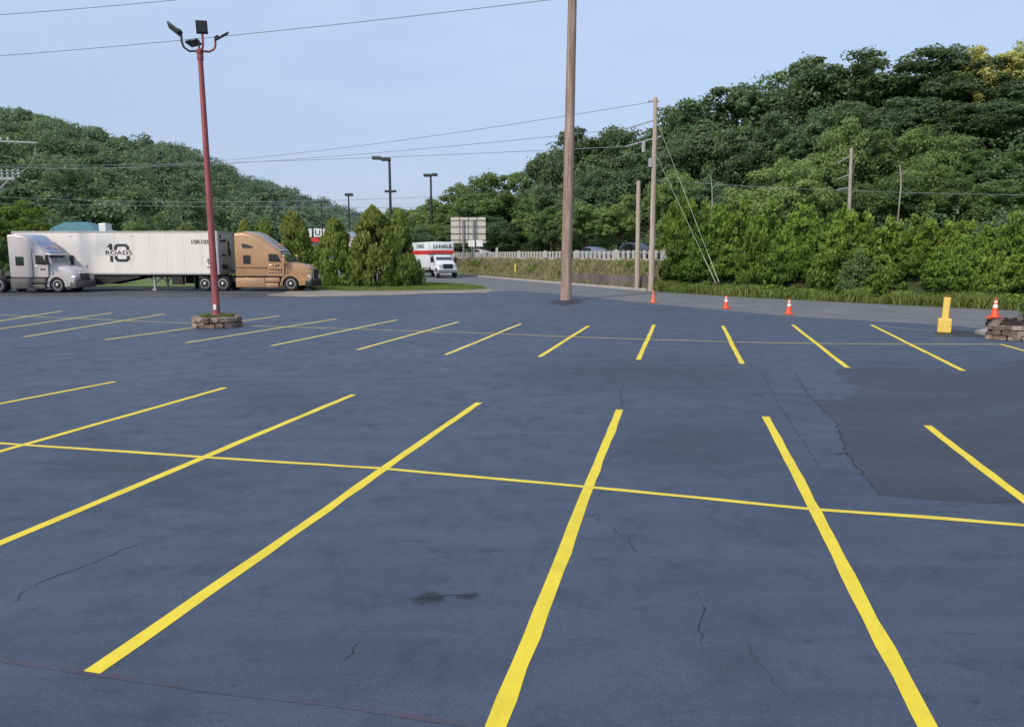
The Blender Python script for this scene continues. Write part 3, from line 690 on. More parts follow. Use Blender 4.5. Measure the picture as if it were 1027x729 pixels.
for y, z, w, h in ((-.7, 3.5, .5, .16), (-.2, 3.52, .3, .2), (.5, 2.7, .35, .5), (-.5, 2.5, .6, .12), (-.4, 1.7, .8, .3), (.4, 3.2, .2, .6), (-.9, 3.8, .2, .2)): MB().box(.02, .06, y - w / 2, y + w / 2, z - h / 2, z + h / 2, .01).build('nose_fitting', M['black'], tl)
b.tube([(.06, -.3, 1.7), (.25, -.3, 1.5), (.6, -.2, 1.35)], .03, 6); b.build('air_hose', M['black'], tl); MB().tube([(.06, .1, 1.75), (.3, .1, 1.5), (.6, .1, 1.35)], .03, 6).build('air_hose', M['black'], tl)
b = MB().box(-LEN + .1, -.3, -.5, .5, .98, 1.13)
for k in range(30): b.box(-LEN + .3 + k * .48, -LEN + .38 + k * .48, -1.2, 1.2, 1.02, 1.13)
b.box(-LEN + .6, -LEN + 3.9, -.55, .55, .6, .98); b.box(-LEN, -LEN + .1, -1.1, 1.1, .5, .6); b.box(-LEN, -LEN + .1, -.7, -.6, .5, 1.1); b.box(-LEN, -LEN + .1, .6, .7, .5, 1.1); b.build('underframe', M['chassis'], tl)
for x in (-LEN + 1.5, -LEN + 2.8):
    for sy in (-1, 1): make_wheel('wheel', tl, x, sy * 1.02, .51, .51, .52, sy, .14)
for sy in (-1, 1):
    b = MB().box(-4.95, -4.82, sy * .9 - .06, sy * .9 + .06, .1, 1.13); b.box(-5.05, -4.72, sy * .9 - .14, sy * .9 + .14, .02, .1, .01); b.tube([(-4.88, sy * .9, .5), (-4.3, sy * .5, 1.1)], .04, 6); b.tube([(-4.88, sy * .9, .55), (-5.5, sy * .6, 1.1)], .04, 6); b.build('landing_gear', M['rail'], tl)
    MB().plate([(-LEN + 4.6, .45), (-LEN + 6.0, .40), (-LEN + 8.8, .92), (-LEN + 9.2, 1.13), (-LEN + 4.6, 1.13)], sy * 1.16, sy * 1.2).build('side_skirt', M['chassis'], tl)
    MB().box(-3.5, -2.7, sy * 1.0 - .18, sy * 1.0 + .18, .45, 1.12, .03).build('tool_box', M['chassis'], tl)
# 10 ROADS logo
ly = -HW - .012; lx = XA(118.5, 51.6, 2.6) - tl.location.x; lz = 2.66
def logo(cx, cz, k, parent, name):
    b = MB(); y0, y1 = ly - .004, ly
    g = .24
    for sg in (1, -1):                                     # the figure 0, cut through the middle
        o_ = [(.10, g), (.10, .52), (.30, .74), (1.02, .74), (1.22, .52), (1.22, g)]; i_ = [(1.0, g), (1.0, .42), (.92, .52), (.40, .52), (.32, .42), (.32, g)]
        pts = [(cx + (x - .42) * k * 1.16, cz + sg * z * k) for x, z in o_ + i_]
        b.plate(pts, y0, y1)
    b.plate([(cx + x * k * 1.16, cz + z * k) for x, z in ((-.86, .46), (-.62, .76), (-.44, .76), (-.44, g), (-.66, g), (-.66, .48))], y0, y1)
    b.plate([(cx + x * k * 1.16, cz + z * k) for x, z in ((-.66, -g), (-.44, -g), (-.44, -.76), (-.66, -.76))], y0, y1)
    o = b.build(name, M['decal'], parent)
    lettering('roads_lettering', 'ROADS', .47 * k, M['decal'], o, (cx + .0 * k, ly - .004, cz), (R(90), 0, 0), .006 * k, 1.42, 1.08)
    return o
logo(lx, lz, .84, tl, 'roads_logo')
logo(-.55, 2.06, .27, tl, 'small_logo')
lettering('number_lettering', '10R105', .40, M['decal'], tl, (-1.25, -HW - .016, 3.40), (R(90), 0, 0), .006, 1.1)
lettering('small_lettering', '10R105', .16, M['decal'], tl, (-.62, -HW - .016, 1.66))
for x in (-LEN + 4.2, -LEN + 8.6):
    for e in (-.04, .1): MB().box(x + e - .04, x + e + .04, -HW - .015, -HW, 3.78, 3.84, .004).build('side_marker', M['rail'], tl)
MB().box(-LEN + 5.15, -LEN + 5.3, -HW - .015, -HW, 1.62, 1.82, .006).build('side_plate', M['rail'], tl)

# rental box truck coming along the road
u = empty('box_truck', (XA(441, 84, 1), 83.6, -.008), R(-90 + 24), 'white box truck with a red stripe and an over-cab box, driving beside the conifers', 'truck'); u.scale = (1.1, 1.1, 1.1)
MB().box(-6.6, .1, -1.2, 1.2, 1.0, 3.62, .06).box(.08, 1.25, -1.2, 1.2, 2.42, 3.62, .1).build('cargo_box', M['white'], u, ang=40)
b = MB().box(-6.61, .1, -1.212, 1.212, 2.34, 2.76).box(.05, 1.262, -1.212, 1.212, 2.44, 2.76, .02); b.build('red_stripe', M['red'], u)
cab = MB().loft([rring(.2, 1.0, .95, .75, 2.36, .15), rring(1.1, 1.0, .92, .75, 2.36, .15), rring(1.75, 1.0, .93, .75, 1.72, .1)]).loft([rring(1.6, .98, .95, .7, 1.68, .12), rring(2.5, .92, .86, .7, 1.55, .16), rring(2.72, .86, .8, .75, 1.42, .14)]).build('cab', M['white'], u, ang=40)
x1, zt, x2, zb = 1.12, 2.28, 1.74, 1.72; dx, dz = x2 - x1, zb - zt; ln = math.hypot(dx, dz); nx, nz = -dz / ln, dx / ln
q = lambda t_, y, e: (x1 + dx * t_ + nx * e, y, zt + dz * t_ + nz * e)
MB().loft([[q(.05, -.8, .005), q(.05, .8, .005), q(.92, .86, .005), q(.92, -.86, .005)], [q(.05, -.8, .03), q(.05, .8, .03), q(.92, .86, .03), q(.92, -.86, .03)]]).build('windshield', M['windshield'], u)
MB().box(2.7, 2.76, -.52, .52, .95, 1.4, .03).build('grille', M['black'], u)
b = MB().box(2.74, 2.775, -.4, .4, 1.15, 1.2); b.build('grille_bar', M['chassis'], u)
MB().box(2.6, 2.95, -1.05, 1.05, .55, .85, .05).build('bumper', M['chrome'], u)
for sy in (-1, 1):
    MB().box(2.5, 2.74, sy * .74 - .16, sy * .74 + .16, 1.08, 1.34, .04).build('headlight', M['lamp'], u)
    d = MB().plate([(.45, .85), (1.4, .85), (1.55, 1.7), (1.1, 2.26), (.45, 2.26)], sy * .98, sy * 1.012).build('door', M['white'], u)
    MB().plate([(.58, 1.62), (1.42, 1.62), (1.05, 2.18), (.58, 2.18)], sy * 1.008, sy * 1.024).build('door_window', M['glass'], d)
    MB().box(1.35, 1.5, sy * 1.28 - .12, sy * 1.28 + .12, 1.55, 2.1, .03).tube([(1.4, sy * .98, 1.7), (1.42, sy * 1.28, 1.75)], .03, 6).build('mirror', M['black'], u)
    make_wheel('wheel', u, 2.05, sy * .92, .48, .48, .28, sy, .04, 'white')
    make_wheel('wheel', u, -4.6, sy * .92, .48, .48, .5, sy, .1, 'white')
    arc = [(2.05 + .68 * math.cos(R(180 * k / 10)), .5 + .66 * math.sin(R(180 * k / 10))) for k in range(11)]; inn_ = [(2.05 + .54 * math.cos(R(180 * k / 10)), .5 + .54 * math.sin(R(180 * k / 10))) for k in range(11)]
    MB().plate(arc + inn_[::-1], sy * .75, sy * 1.04).build('fender', M['white'], u)
    b = MB().box(-6.2, .1, sy * 1.16 - .02, sy * 1.16 + .02, .75, 1.0); b.build('side_rail', M['rail'], u)
MB().box(-6.5, 2.5, -.5, .5, .5, .95).build('chassis', M['chassis'], u)
lettering('front_lettering', 'U-HAUL', .50, M['decal'], u, (1.268, .0, 3.14), (R(90), 0, R(90)), .012, 1.15)
lettering('side_lettering', 'U-HAUL', .62, M['decal'], u, (-2.6, -1.216, 3.2), (R(90), 0, 0), .012, 1.2)

# cars on the highway
def make_car(root, pm, suv):
    h = 1.72 if suv else 1.45; hw = .92; l0, l1 = -2.3, 2.3
    prof = [(l0, .55, .92, .84), (l0 + .15, .32, 1.0, .9), (-1.5, .3, 1.02, .92), (.9, .3, 1.0, .92), (1.9, .3, .92, .88), (l1 - .1, .34, .8, .8), (l1, .5, .7, .7)]
    MB().loft([rring(x, w, w * .96, z0, z1, .12) for x, z0, z1, w in prof]).build('body', pm, root, ang=40)
    r0 = -2.1 if suv else -1.7
    MB().loft([rring(r0, .84, .78, .95, 1.02 + (.3 if suv else 0), .06), rring(r0 + .35, .86, .68, .95, h - .06, .12), rring(-.4, .86, .66, .95, h, .12), rring(.35, .86, .66, .95, h - .08, .12), rring(1.15, .86, .8, .95, 1.02, .05)]).build('roof', pm, root, ang=40)
    for sy in (-1, 1):
        MB().plate([(r0 + .45, 1.04), (.75, 1.04), (.3, h - .16), (-.4, h - .1), (r0 + .6, h - .14)], sy * .80, sy * .875).build('side_window', M['glass'], root)
        for x in (-1.42, 1.42): make_wheel('wheel', root, x, sy * .82, .33, .33, .22, sy, .03)
        MB().box(l1 - .25, l1 - .03, sy * .6 - .16, sy * .6 + .16, .62, .76, .03).build('headlight', M['lamp'], root)
    MB().box(.6, .68, -.62, .62, 1.06, h - .2, .01, 2, Matrix.Rotation(R(-38), 3, 'Y'), (.64, 0, 1.2)).build('windshield', M['windshield'], root)
def on_highway(px, off):
    s = edge_s_for_px(px); best = None
    for ds in np.linspace(-25, 25, 201):
        p = edge_pt(s + ds, off); e = abs(proj(p[0], p[1], 2.6)[0] - px)
        if best is None or e < best[0]: best = (e, p, s + ds)
    p, s2 = best[1], best[2]; a, b_ = edge_pt(s2 - 1, off), edge_pt(s2 + 1, off); return p, math.atan2(b_[1] - a[1], b_[0] - a[0])
for px, off, pm, suv, lab in ((640, 7.0, 'cardark', True, 'charcoal car on the highway behind the two pale poles'), (598, 7.2, 'carblue', False, 'grey blue car on the highway behind the railing'), (484, 6.2, 'carwhite', False, 'white car on the highway below the large sign back')):
    p, a = on_highway(px, off); r_ = empty('passenger_car', (p[0], p[1], 1.905), a, lab, 'car'); make_car(r_, M[pm], suv)

# ------------------------------------------------------------------ poles, lamps, signs, bollards, cones
def tilt_to(o, dx, dy): o.rotation_euler = (-dy, dx, o.rotation_euler.z)
# tall brown pole
pY = 41.0; px_ = XA(567.5, pY)
o = MB().lathe([(.315, -.05), (.31, .3), (.30, 2), (.225, 18), (.21, 20)], 20).build('utility_pole', M['wood'], None, ang=50, loc=(px_, pY, 0)); tilt_to(o, .011, 0)
tag(o, 'tall brown wooden pole rising from the asphalt in the middle of the lot edge', 'utility pole')
b = MB().box(-1.2, 1.2, -.07, .07, 18.4, 18.6, .01); b.build('crossarm', M['wood2'], o)
blob('pavement_stain', [(552, 301), (583, 300), (586, 304), (566, 307), (550, 305)], Z0 + .003, M['stain'], .5, .1)
# red lamp pole on its stone planter
qY = 25.7; qx = XA(218, qY)
pr = .82
pl_ = empty('stone_planter', (qx, qY, 0), 0, 'small round stone planter around the foot of the red lamp pole', 'planter')
b = MB()
for c in range(2):
    n = 17
    for k in range(n):
        a = 2 * math.pi * (k + c * .5) / n; w = pr * 2 * math.pi / n * .5 * random.uniform(.84, .97); rr = pr + random.uniform(-.025, .03); z = .004 + c * .19
        rot = Matrix.Rotation(a, 3, 'Z'); b.box(rr - .2, rr, -w, w, z, z + .185 * random.uniform(.88, 1.0), .03, 2, rot)
for v in b.bm.verts: v.co += Vector((random.gauss(0, .014), random.gauss(0, .014), random.gauss(0, .007)))
b.build('stone_ring', M['stone'], pl_)
MB().lathe([(.01, .41), (.35, .40), (.63, .33), (.64, .05), (.01, .05)][::-1], 24).build('soil', M['mulch'], pl_)
def blades(n, sampler, hmin, hmax, wid, lean=.45, seed=0, broad=False):
    g = np.random.default_rng(seed); B = sampler(n, g); n = len(B); a = g.uniform(0, 2 * np.pi, n); h = g.uniform(hmin, hmax, n) * B[:, 3]; w = wid * g.uniform(.6, 1.3, n)
    dx, dy = np.cos(a), np.sin(a); le = g.uniform(0, lean, n) * h; la = g.uniform(0, 2 * np.pi, n)
    base = B[:, :3]; m = base.copy(); m[:, 2] += h * .55; m[:, 0] += np.cos(la) * le * .35; m[:, 1] += np.sin(la) * le * .35
    t_ = base.copy(); t_[:, 2] += h; t_[:, 0] += np.cos(la) * le; t_[:, 1] += np.sin(la) * le
    sv = np.stack([dx * w, dy * w, np.zeros(n)], 1); k = .9 if broad else .55
    V = np.stack([base - sv * .6, base + sv * .6, m + sv * k * 1.2, t_, m - sv * k * 1.2], 1).reshape(-1, 3)
    F5 = np.arange(n * 5).reshape(n, 5); tone = np.clip(np.repeat(B[:, 4] + g.normal(0, .16, n), 5) + np.tile([-.25, -.25, 0, .12, 0], n), 0, 1)
    return np_mesh('blades', V, F5, tone)
def disc(n, g):
    r = .6 * np.sqrt(g.uniform(0, 1, n)); a = g.uniform(0, 6.283, n); return np.stack([r * np.cos(a), r * np.sin(a), .34 + 0 * r, 1 + 0 * r, .55 + 0 * r], 1)
o = link('grass_tuft', blades(900, disc, .05, .16, .012, .8, 3), M['lf_lawn'], pl_); o['kind'] = 'stuff'
topz = ZA(52, qY)
rp = empty('parking_lot_lamp', (qx, qY, .38), 0, 'weathered red lamp pole with four floodlights standing in the stone planter', 'street lamp'); tilt_to(rp, -.004, 0)
hh = topz - .38
MB().lathe([(.13, 0), (.13, .3), (.125, .32), (.082, hh), (.03, hh + .02)], 16).build('pole', M['redpole'], rp, ang=45)
MB().lathe([(.17, 0), (.17, .06), (.14, .09), (.12, .09)], 16).build('base_flange', M['redpole'], rp, ang=45)
MB().box(-.05, .06, -.15, -.12, .22, .42, .03).build('hand_hole_cover', M['conewhite'], rp)
MB().lathe([(.10, hh - .28), (.105, hh - .26), (.105, hh - .14), (.10, hh - .1), (.11, hh - .08), (.11, hh + .06), (.05, hh + .1)], 16).build('collar', M['redpole'], rp, ang=40)
def flood(dx, dy, reach, rise, tiltdeg, yaw, size=(.52, .36), roll=0):
    d = Vector((dx, dy, 0)).normalized(); z0 = hh + .02
    pts = [(0, 0, z0), tuple(d * reach * .6 + Vector((0, 0, z0 - .02))), tuple(d * reach * .9 + Vector((0, 0, z0 + rise * .2))), tuple(d * reach + Vector((0, 0, z0 + rise * .55))), tuple(d * reach + Vector((0, 0, z0 + rise)))]
    arm = MB().tube(pts, .036, 8).build('bracket_arm', M['darkpole'] if dx < 0.2 else M['redpole'], rp, ang=60)
    c = d * (reach) + Vector((0, 0, z0 + rise)); rot = Matrix.Rotation(yaw, 3, 'Z') @ Matrix.Rotation(R(-tiltdeg), 3, 'Y') @ Matrix.Rotation(R(roll), 3, 'X')
    L_, W_ = size
    h = MB().box(0, L_, -W_ / 2, W_ / 2, -.035, .035, .015, 2).box(.02, .16, -.09, .09, .03, .1, .02)
    for v in h.bm.verts: v.co = c + rot @ v.co
    ho = h.build('floodlight', M['darkpole'], rp, ang=40)
    f = MB().box(.08, L_ - .03, -W_ / 2 + .03, W_ / 2 - .03, -.042, -.034)
    for v in f.bm.verts: v.co = c + rot @ v.co
    f.build('led_panel', M['led'], ho)
flood(-1, -.15, .56, .5, 38, R(180), (.52, .36), 22)
flood(1, .1, .52, .36, 27, R(0), (.50, .34), 24)
flood(1.3, -1, .22, .50, 60, R(-72), (.42, .36), 8)
flood(-.5, 1, .25, .36, -8, R(165), (.42, .34), 14)

# tall dark lamps beyond the conifers
def yard_lamp(px, py, Y, heads, label, pole_r=.11, low=False, th=.30):
    pole_r *= 1.55; th *= 1.15
    z = ZA(py, Y); x = XA(px, Y, z); o = empty('street_lamp', (x, Y, 0), 0, label, 'street lamp', 'dark lamps beyond the conifers')
    MB().lathe([(pole_r * 1.3, 0), (pole_r, 3), (pole_r * .75, z)], 10).build('pole', M['darkpole'], o)
    for (x0, x1, dz) in heads:
        MB().box(x0, x1, -.35, .35, z + dz - th * .5, z + dz + th * .5, .06).build('lamp_head', M['darkpole'], o)
    if low: MB().box(-.65, .75, -.25, .25, z - 3.75, z - 3.5, .04).build('lower_light', M['darkpole'], o)
    return o
yard_lamp(390.5, 161, 90, [(-2.05, -.95, .28), (-1.0, .15, .12)], 'tallest dark lamp, a second pair of lights lower on its pole, above the large conifer', .12, True, .32)
yard_lamp(432, 176, 110, [(-1.05, -.05, 0), (.05, 1.0, .08)], 'dark twin-headed lamp above the box truck', .12, False, .34)
yard_lamp(349.5, 196, 150, [(-.7, .9, .1)], 'dark lamp with one round head above the narrow conifer', .13, False, .5)
yard_lamp(322, 201.5, 175, [(-.9, 1.0, 0)], 'dark lamp with one flat head against the hill edge', .13, False, .4)
yard_lamp(299, 203.5, 185, [(-.6, .6, 0)], 'small dark lamp in front of the wooded hill, right of another', .12, False, .5)
yard_lamp(275, 205, 195, [(-.9, .6, 0)], 'small dark lamp in front of the wooded hill, above the tan cab', .12, False, .45)

# pale poles by the roadside, with guys
def rpole(px_base, Y, px_top, py_top, r0, r1, m, label, zb=0.0):
    z1 = ZA(py_top, Y); b0 = Vector((XA(px_base, Y, zb), Y, zb)); b1 = Vector((XA(px_top, Y, z1), Y, z1)); h = (b1 - b0).length
    o = MB().lathe([(r0, -.3), (r0 * .97, h * .2), (r1, h), (r1 * .5, h + .03)], 14).build('utility_pole', m, None, ang=50, loc=b0)
    o.rotation_euler = (0, math.atan2(b1.x - b0.x, b1.z - b0.z), 0); tag(o, label, 'utility pole'); return o, b0, b1, h
PY = 51.5
pA, a0, a1, ha = rpole(653, PY, 657.5, 98, .2, .13, M['wood2'], 'pale wooden utility pole with guy wires, the taller of the two by the road')
for z, x0, x1 in ((ha - .25, -.5, .25),): MB().box(x0, x1, -.05, .05, z - .06, z + .06, .01).build('bracket', M['insul'], pA)
for z in (ha - 1.5, ha - 2.7): MB().tube([(-.1, 0, z), (-1.9, .5, z - .45)], .05, 6).build('insulator_arm', M['insul'], pA)
MB().lathe([(.02, -.35), (.13, -.33), (.14, .3), (.05, .36)], 12, 'Z', (-.72, .1, ha - 3.25)).build('transformer', M['insul'], pA, ang=40)
MB().box(-.38, -.12, -.16, .14, ha - 4.6, ha - 4.0, .03).build('meter_box', M['insul'], pA)
for z in (ha - 1.1, ha - 2.6): MB().lathe([(.04, -.12), (.09, -.06), (.05, 0), (.09, .06), (.04, .12)], 10, 'X', (.3, 0, z)).build('insulator', M['insul'], pA)
rpole(639, 53.5, 640.5, 182, .18, .14, M['wood2'], 'pale wooden pole without wires, the shorter of the two by the road', 0)
pC, c0, c1, hc = rpole(849.5, 51, 854, 149, .14, .10, M['palebark'], 'slim pale utility pole standing among the hillside trees', gz1(XA(850, 51), 51))
for z, e in ((.5, .9), (1.7, 2.0), (2.6, 2.7)): MB().tube([(0, 0, hc - z), (-.8, .2, hc - e)], .035, 6).build('insulator_arm', M['insul'], pC)
# pole off the left edge with its arms reaching into the view
lp = empty('utility_pole', (XA(-16, 47.5, 8), 47.5, 0), 0, 'utility pole at the left edge with crossarms and grey insulators over the trees', 'utility pole')
zt1, zt2 = ZA(141, 47.5), ZA(177, 47.5)
MB().lathe([(.2, 0), (.14, zt1 + 1.2)], 12).build('pole', M['wood2'], lp)
MB().box(-1.2, 3.5, -.05, .05, zt1 - .04, zt1 + .04, .01, 2, Matrix.Rotation(R(2.5), 3, 'Y'), (0, 0, zt1)).build('crossarm', M['insul'], lp)
MB().box(-1.2, 1.9, -.06, .06, zt2 - .22, zt2 - .08, .01).build('crossarm', M['insul'], lp)
MB().tube([(.1, 0, zt2 - 1.5), (1.5, 0, zt2 - .2)], .06, 6).build('brace', M['insul'], lp)
for x in (1.1, 1.45, 1.8, 2.15):
    MB().lathe([(.03, -.1), (.10, -.04), (.05, .05), (.10, .14), (.05, .24), (.10, .34), (.03, .42)], 10, 'Z', (x, 0, zt2 + .0)).build('insulator', M['insul'], lp, ang=50)
for x in (1.25, 1.7): MB().lathe([(.03, -.06), (.09, 0), (.05, .1), (.03, .16)], 10, 'Z', (x, 0, zt1 + .03)).build('insulator', M['insul'], lp, ang=50)
b = MB(); pts = []
for k in range(9):
    a = R(90 * k / 8); pts.append((3.4 - 1.7 * (1 - math.cos(a)) , 0, zt1 - .1 - 2.0 * math.sin(a)))
b.tube(pts, .02, 6).build('jumper_cable', M['guy'], lp)

def wire(pa, pb, sag, label, r=.022, m='wire', name='overhead_wire', group=None, n=28):
    pa, pb = Vector(pa), Vector(pb); pts = []
    for k in range(n + 1):
        t_ = k / n; p = pa.lerp(pb, t_); p.z -= 4 * sag * t_ * (1 - t_); pts.append(p)
    c = pa; o = MB().tube([p - c for p in pts], r, 6).build(name, M[m], None, loc=c)
    return tag(o, label, 'wire', group)
tp = Vector((px_ + .2, pY, 0))
wire(P3(-60, 19, 50), P3(330, -16, 43), .15, 'high overhead wire crossing the top left corner of the sky', .02)
wire(P3(-60, 60.5, 52), (px_ + .12, pY - .25, ZA(-1, pY)), .25, 'overhead wire running behind the lamp heads to the tall brown pole', .02)
ax0 = (a1 - a0).normalized()
wa = 'thin overhead wire from the pale utility pole to the far left, '
wire(a1 + Vector((-.3, 0, -.3)), P3(-80, 158, 150), 3.2, wa + 'uppermost of three', .02)
wire(a0 + ax0 * (ha - 1.95) + Vector((-1.9, .5, 0)), P3(-80, 160, 152), 2.2, wa + 'middle of three', .02)
wire(a0 + ax0 * (ha - 3.15) + Vector((-1.9, .5, 0)), P3(-80, 163, 154), .9, wa + 'lowest of three', .02)
wire(P3(548, 191, 112), P3(-60, 194, 130), 1.6, 'wire crossing in front of the left hill, upper of two', .028)
wire(P3(-60, 203, 130), P3(640, 207, 120), .5, 'wire crossing in front of the left hill, lower of two', .028)
wire(P3(656, 181, PY), P3(1100, 196, 47), .25, 'overhead wire crossing before the wooded hillside on the right', .014)
g1, g2 = a1.lerp(a0, .095), a1.lerp(a0, .27)
e1, e2 = Vector(P3(721, 283, 46.5)), Vector(P3(718, 284, 46.9))
for ga, ge, lab in ((g1, e1, 'pale green guy wire anchoring the utility pole in the bushes, upper of two'), (g2, e2, 'pale green guy wire anchoring the utility pole in the bushes, lower of two')):
    w = wire(ga, ge, 0, lab, .014, 'guy', 'guy_wire', None, 6)
    d = (ga - ge).normalized(); MB().tube([ge - ga, ge - ga + d * 2.0], .03, 8).build('guy_guard', M['guard'], w)

# large sign seen from behind
sY = 96.0; z0, z1 = ZA(244, sY), ZA(218, sY); x0, x1 = XA(452, sY, z1), XA(487, sY, z1)
sg = empty('road_sign', ((x0 + x1) / 2, sY, 1.87), 0, 'large rectangular highway sign seen from behind on two posts', 'road sign'); cx = (x0 + x1) / 2
b = MB()
for i in range(3): b.box(x0 - cx, x1 - cx, -.03, .03, z0 - 1.87 + (z1 - z0) * i / 3 + .02, z0 - 1.87 + (z1 - z0) * (i + 1) / 3 - .02, .01)
b.build('sign_panel', M['signback'], sg)
b = MB()
for i in range(4): zz = z0 - 1.87 + (z1 - z0) * (i + .5) / 4; b.box(x0 - cx, x1 - cx, -.10, -.04, zz - .05, zz + .05)
for k in range(1, 4): xx = x0 - cx + (x1 - x0) * k / 4; b.box(xx - .05, xx + .05, -.1, -.035, z0 - 1.87, z1 - 1.87)
b.build('stiffener', M['rustgrey'], sg)
for k in (.36, .66): xx = x0 - cx + (x1 - x0) * k; MB().box(xx - .12, xx + .12, -.3, -.1, -.1, z1 - 1.87 - .3, .02).build('post', M['rustgrey'], sg)
for px, lab in ((473.0, 'small pale sign seen from behind below the large sign, left of a pair'), (481.0, 'small pale sign seen from behind below the large sign, right of a pair')):
    Y = 92.0; zb_, zt_ = ZA(247.5, Y), ZA(241, Y); so = empty('road_sign', (XA(px, Y, 2), Y, 1.87), 0, lab, 'road sign')
    MB().box(-.4, .4, -.02, .02, zb_ - 1.87, zt_ - 1.87, .03).build('sign_panel', M['conewhite'], so); MB().box(-.04, .04, .03, .1, -.1, zt_ - 1.97).build('post', M['rustgrey'], so)

# railing and retaining wall along the highway
rs = np.linspace(edge_s_for_px(430) - 6, edge_s_for_px(672) + 4, 84)
rl = [edge_pt(s, 3.25) for s in rs]; org = Vector((rl[0][0], rl[0][1], 1.85))
rail = empty('highway_railing', org, 0, 'pale highway railing of closely set uprights above the embankment', 'railing')
loc_ = [(p[0] - org.x, p[1] - org.y) for p in rl]
b = MB()
for p, q_ in zip(loc_[:-1], loc_[1:]):
    d = Vector((q_[0] - p[0], q_[1] - p[1], 0)); a = math.atan2(d.y, d.x); nseg = 1
    for j in range(nseg):
        c = Vector((p[0], p[1], 0)) + d * (j + .5) / nseg; w = d.length / nseg * .2
        b.box(c.x - w, c.x + w, c.y - .06, c.y + .06, .34, 1.04, 0, 1, Matrix.Rotation(a, 3, 'Z'), (c.x, c.y, 0))
b.build('rail_uprights', M['railwhite'], rail)
ribbon_box('rail_base', loc_, .3, -.3, .36, M['railwhite'], rail); ribbon_box('top_rail', loc_, .08, .84, .90, M['railwhite'], rail)
for k in range(0, len(loc_), 9):
    p = loc_[k]; MB().box(p[0] - .14, p[0] + .14, p[1] - .14, p[1] + .14, .40, 1.12 + (.45 if k == 27 else 0), .02).build('post', M['railwhite'], rail)
wsx = np.linspace(edge_s_for_px(566), edge_s_for_px(648), 14)
tag(ribbon_box('retaining_wall', [edge_pt(s, .75) for s in wsx], .3, -.1, .95, M['concrete_dark']), 'low stained concrete retaining wall at the foot of the embankment', 'wall')
# loading marks
# yellow plastic post by the kerb
yY = 80.0; yo = empty('marker_post', (XA(517, yY), yY, -.008), 0, 'thin bright yellow marker post by the far kerb', 'post')
MB().lathe([(.12, 0), (.12, .1), (.085, .12), (.085, 1.5), (.06, 1.58)], 10).build('post', M['lime'], yo); MB().lathe([(.2, 0), (.2, .05), (.1, .08)], 10).build('base', M['black'], yo)

# yellow bollard near the planter
bY = 23.7; bo = empty('bollard', (XA(946.5, bY), bY, Z0), R(-27), 'yellow painted steel post set in a square yellow concrete block', 'bollard')
zt_ = ZA(297.5, bY)
b = MB().box(-.195, .195, -.195, .195, 0, .46, .035, 3); b.build('block', M['yellowpaint'], bo)
MB().box(-.10, .10, -.10, .10, .45, zt_ - .02, .035, 3, Matrix.Rotation(R(1.6), 3, 'Y'), (0, 0, .46)).build('post', M['yellowpaint'], bo)
MB().box(-.075, .095, -.085, .085, zt_ - .03, zt_ + .05, .03).build('rusty_cap', solid('rusty steel', (.20, .09, .03), .8, .3, .3, 9), bo)
# cones
def make_cone(px, py, h, label, m='coneorange', stripes=True, lift=0.0, Y=None):
    X, Yg = gp(px, py, lift)
    o = empty('traffic_cone', (X, Yg, lift + (Z0 if lift == 0 else 0)), random.uniform(0, 1.5), label, 'traffic cone')
    k = h / .72
    MB().box(-.19 * k, .19 * k, -.19 * k, .19 * k, 0, .035, .015).build('base', M[m], o)
    b = MB().lathe([(.15 * k, .034), (.135 * k, .06), (.03 * k, h), (.018 * k, h + .005)], 20); b.build('cone_body', M[m], o, ang=50)
    if stripes:
        rr = lambda z: .137 * k + (.03 - .135) * k * (z - .06) / (h - .06)
        for za, zb__ in ((h * .52, h * .70), (h * .78, h * .88)): MB().lathe([(rr(za) + .001, za), (rr(za) + .006, za + .002), (rr(zb__) + .006, zb__ - .002), (rr(zb__) + .001, zb__)], 20).build('collar', M['conewhite'], o, ang=50)
    return o
make_cone(728, 309.5, .62, 'orange traffic cone on the lot edge, left of the one nearest the bollard')
make_cone(791, 315.2, .66, 'orange traffic cone on the lot edge between another cone and the yellow bollard')
make_cone(655, 303.5, .66, 'faded orange cone without white bands before the pale utility poles', 'conefaded', False)
Xc, Yc = gp(996.5, 327)
kb = empty('rubber_weight', (Xc, Yc, 0), .3, 'black rubber weights carrying an orange cone beside the stone bed', 'cone base')
MB().lathe([(.22, 0), (.26, .03), (.26, .13), (.22, .16), (.2, .16)], 20).build('lower_ring', M['rubber'], kb, ang=45); MB().lathe([(.19, .16), (.225, .18), (.225, .27), (.19, .30)], 20).build('upper_ring', M['rubber'], kb, ang=45)
MB().box(-.30, -.2, -.06, .06, .26, .36, .02).build('red_flap', M['coneorange'], kb)
make_cone(996.5, 318.3, .68, 'orange cone with a white top raised on black rubber weights beside the stone bed', lift=.30).location.xy = (Xc, Yc)

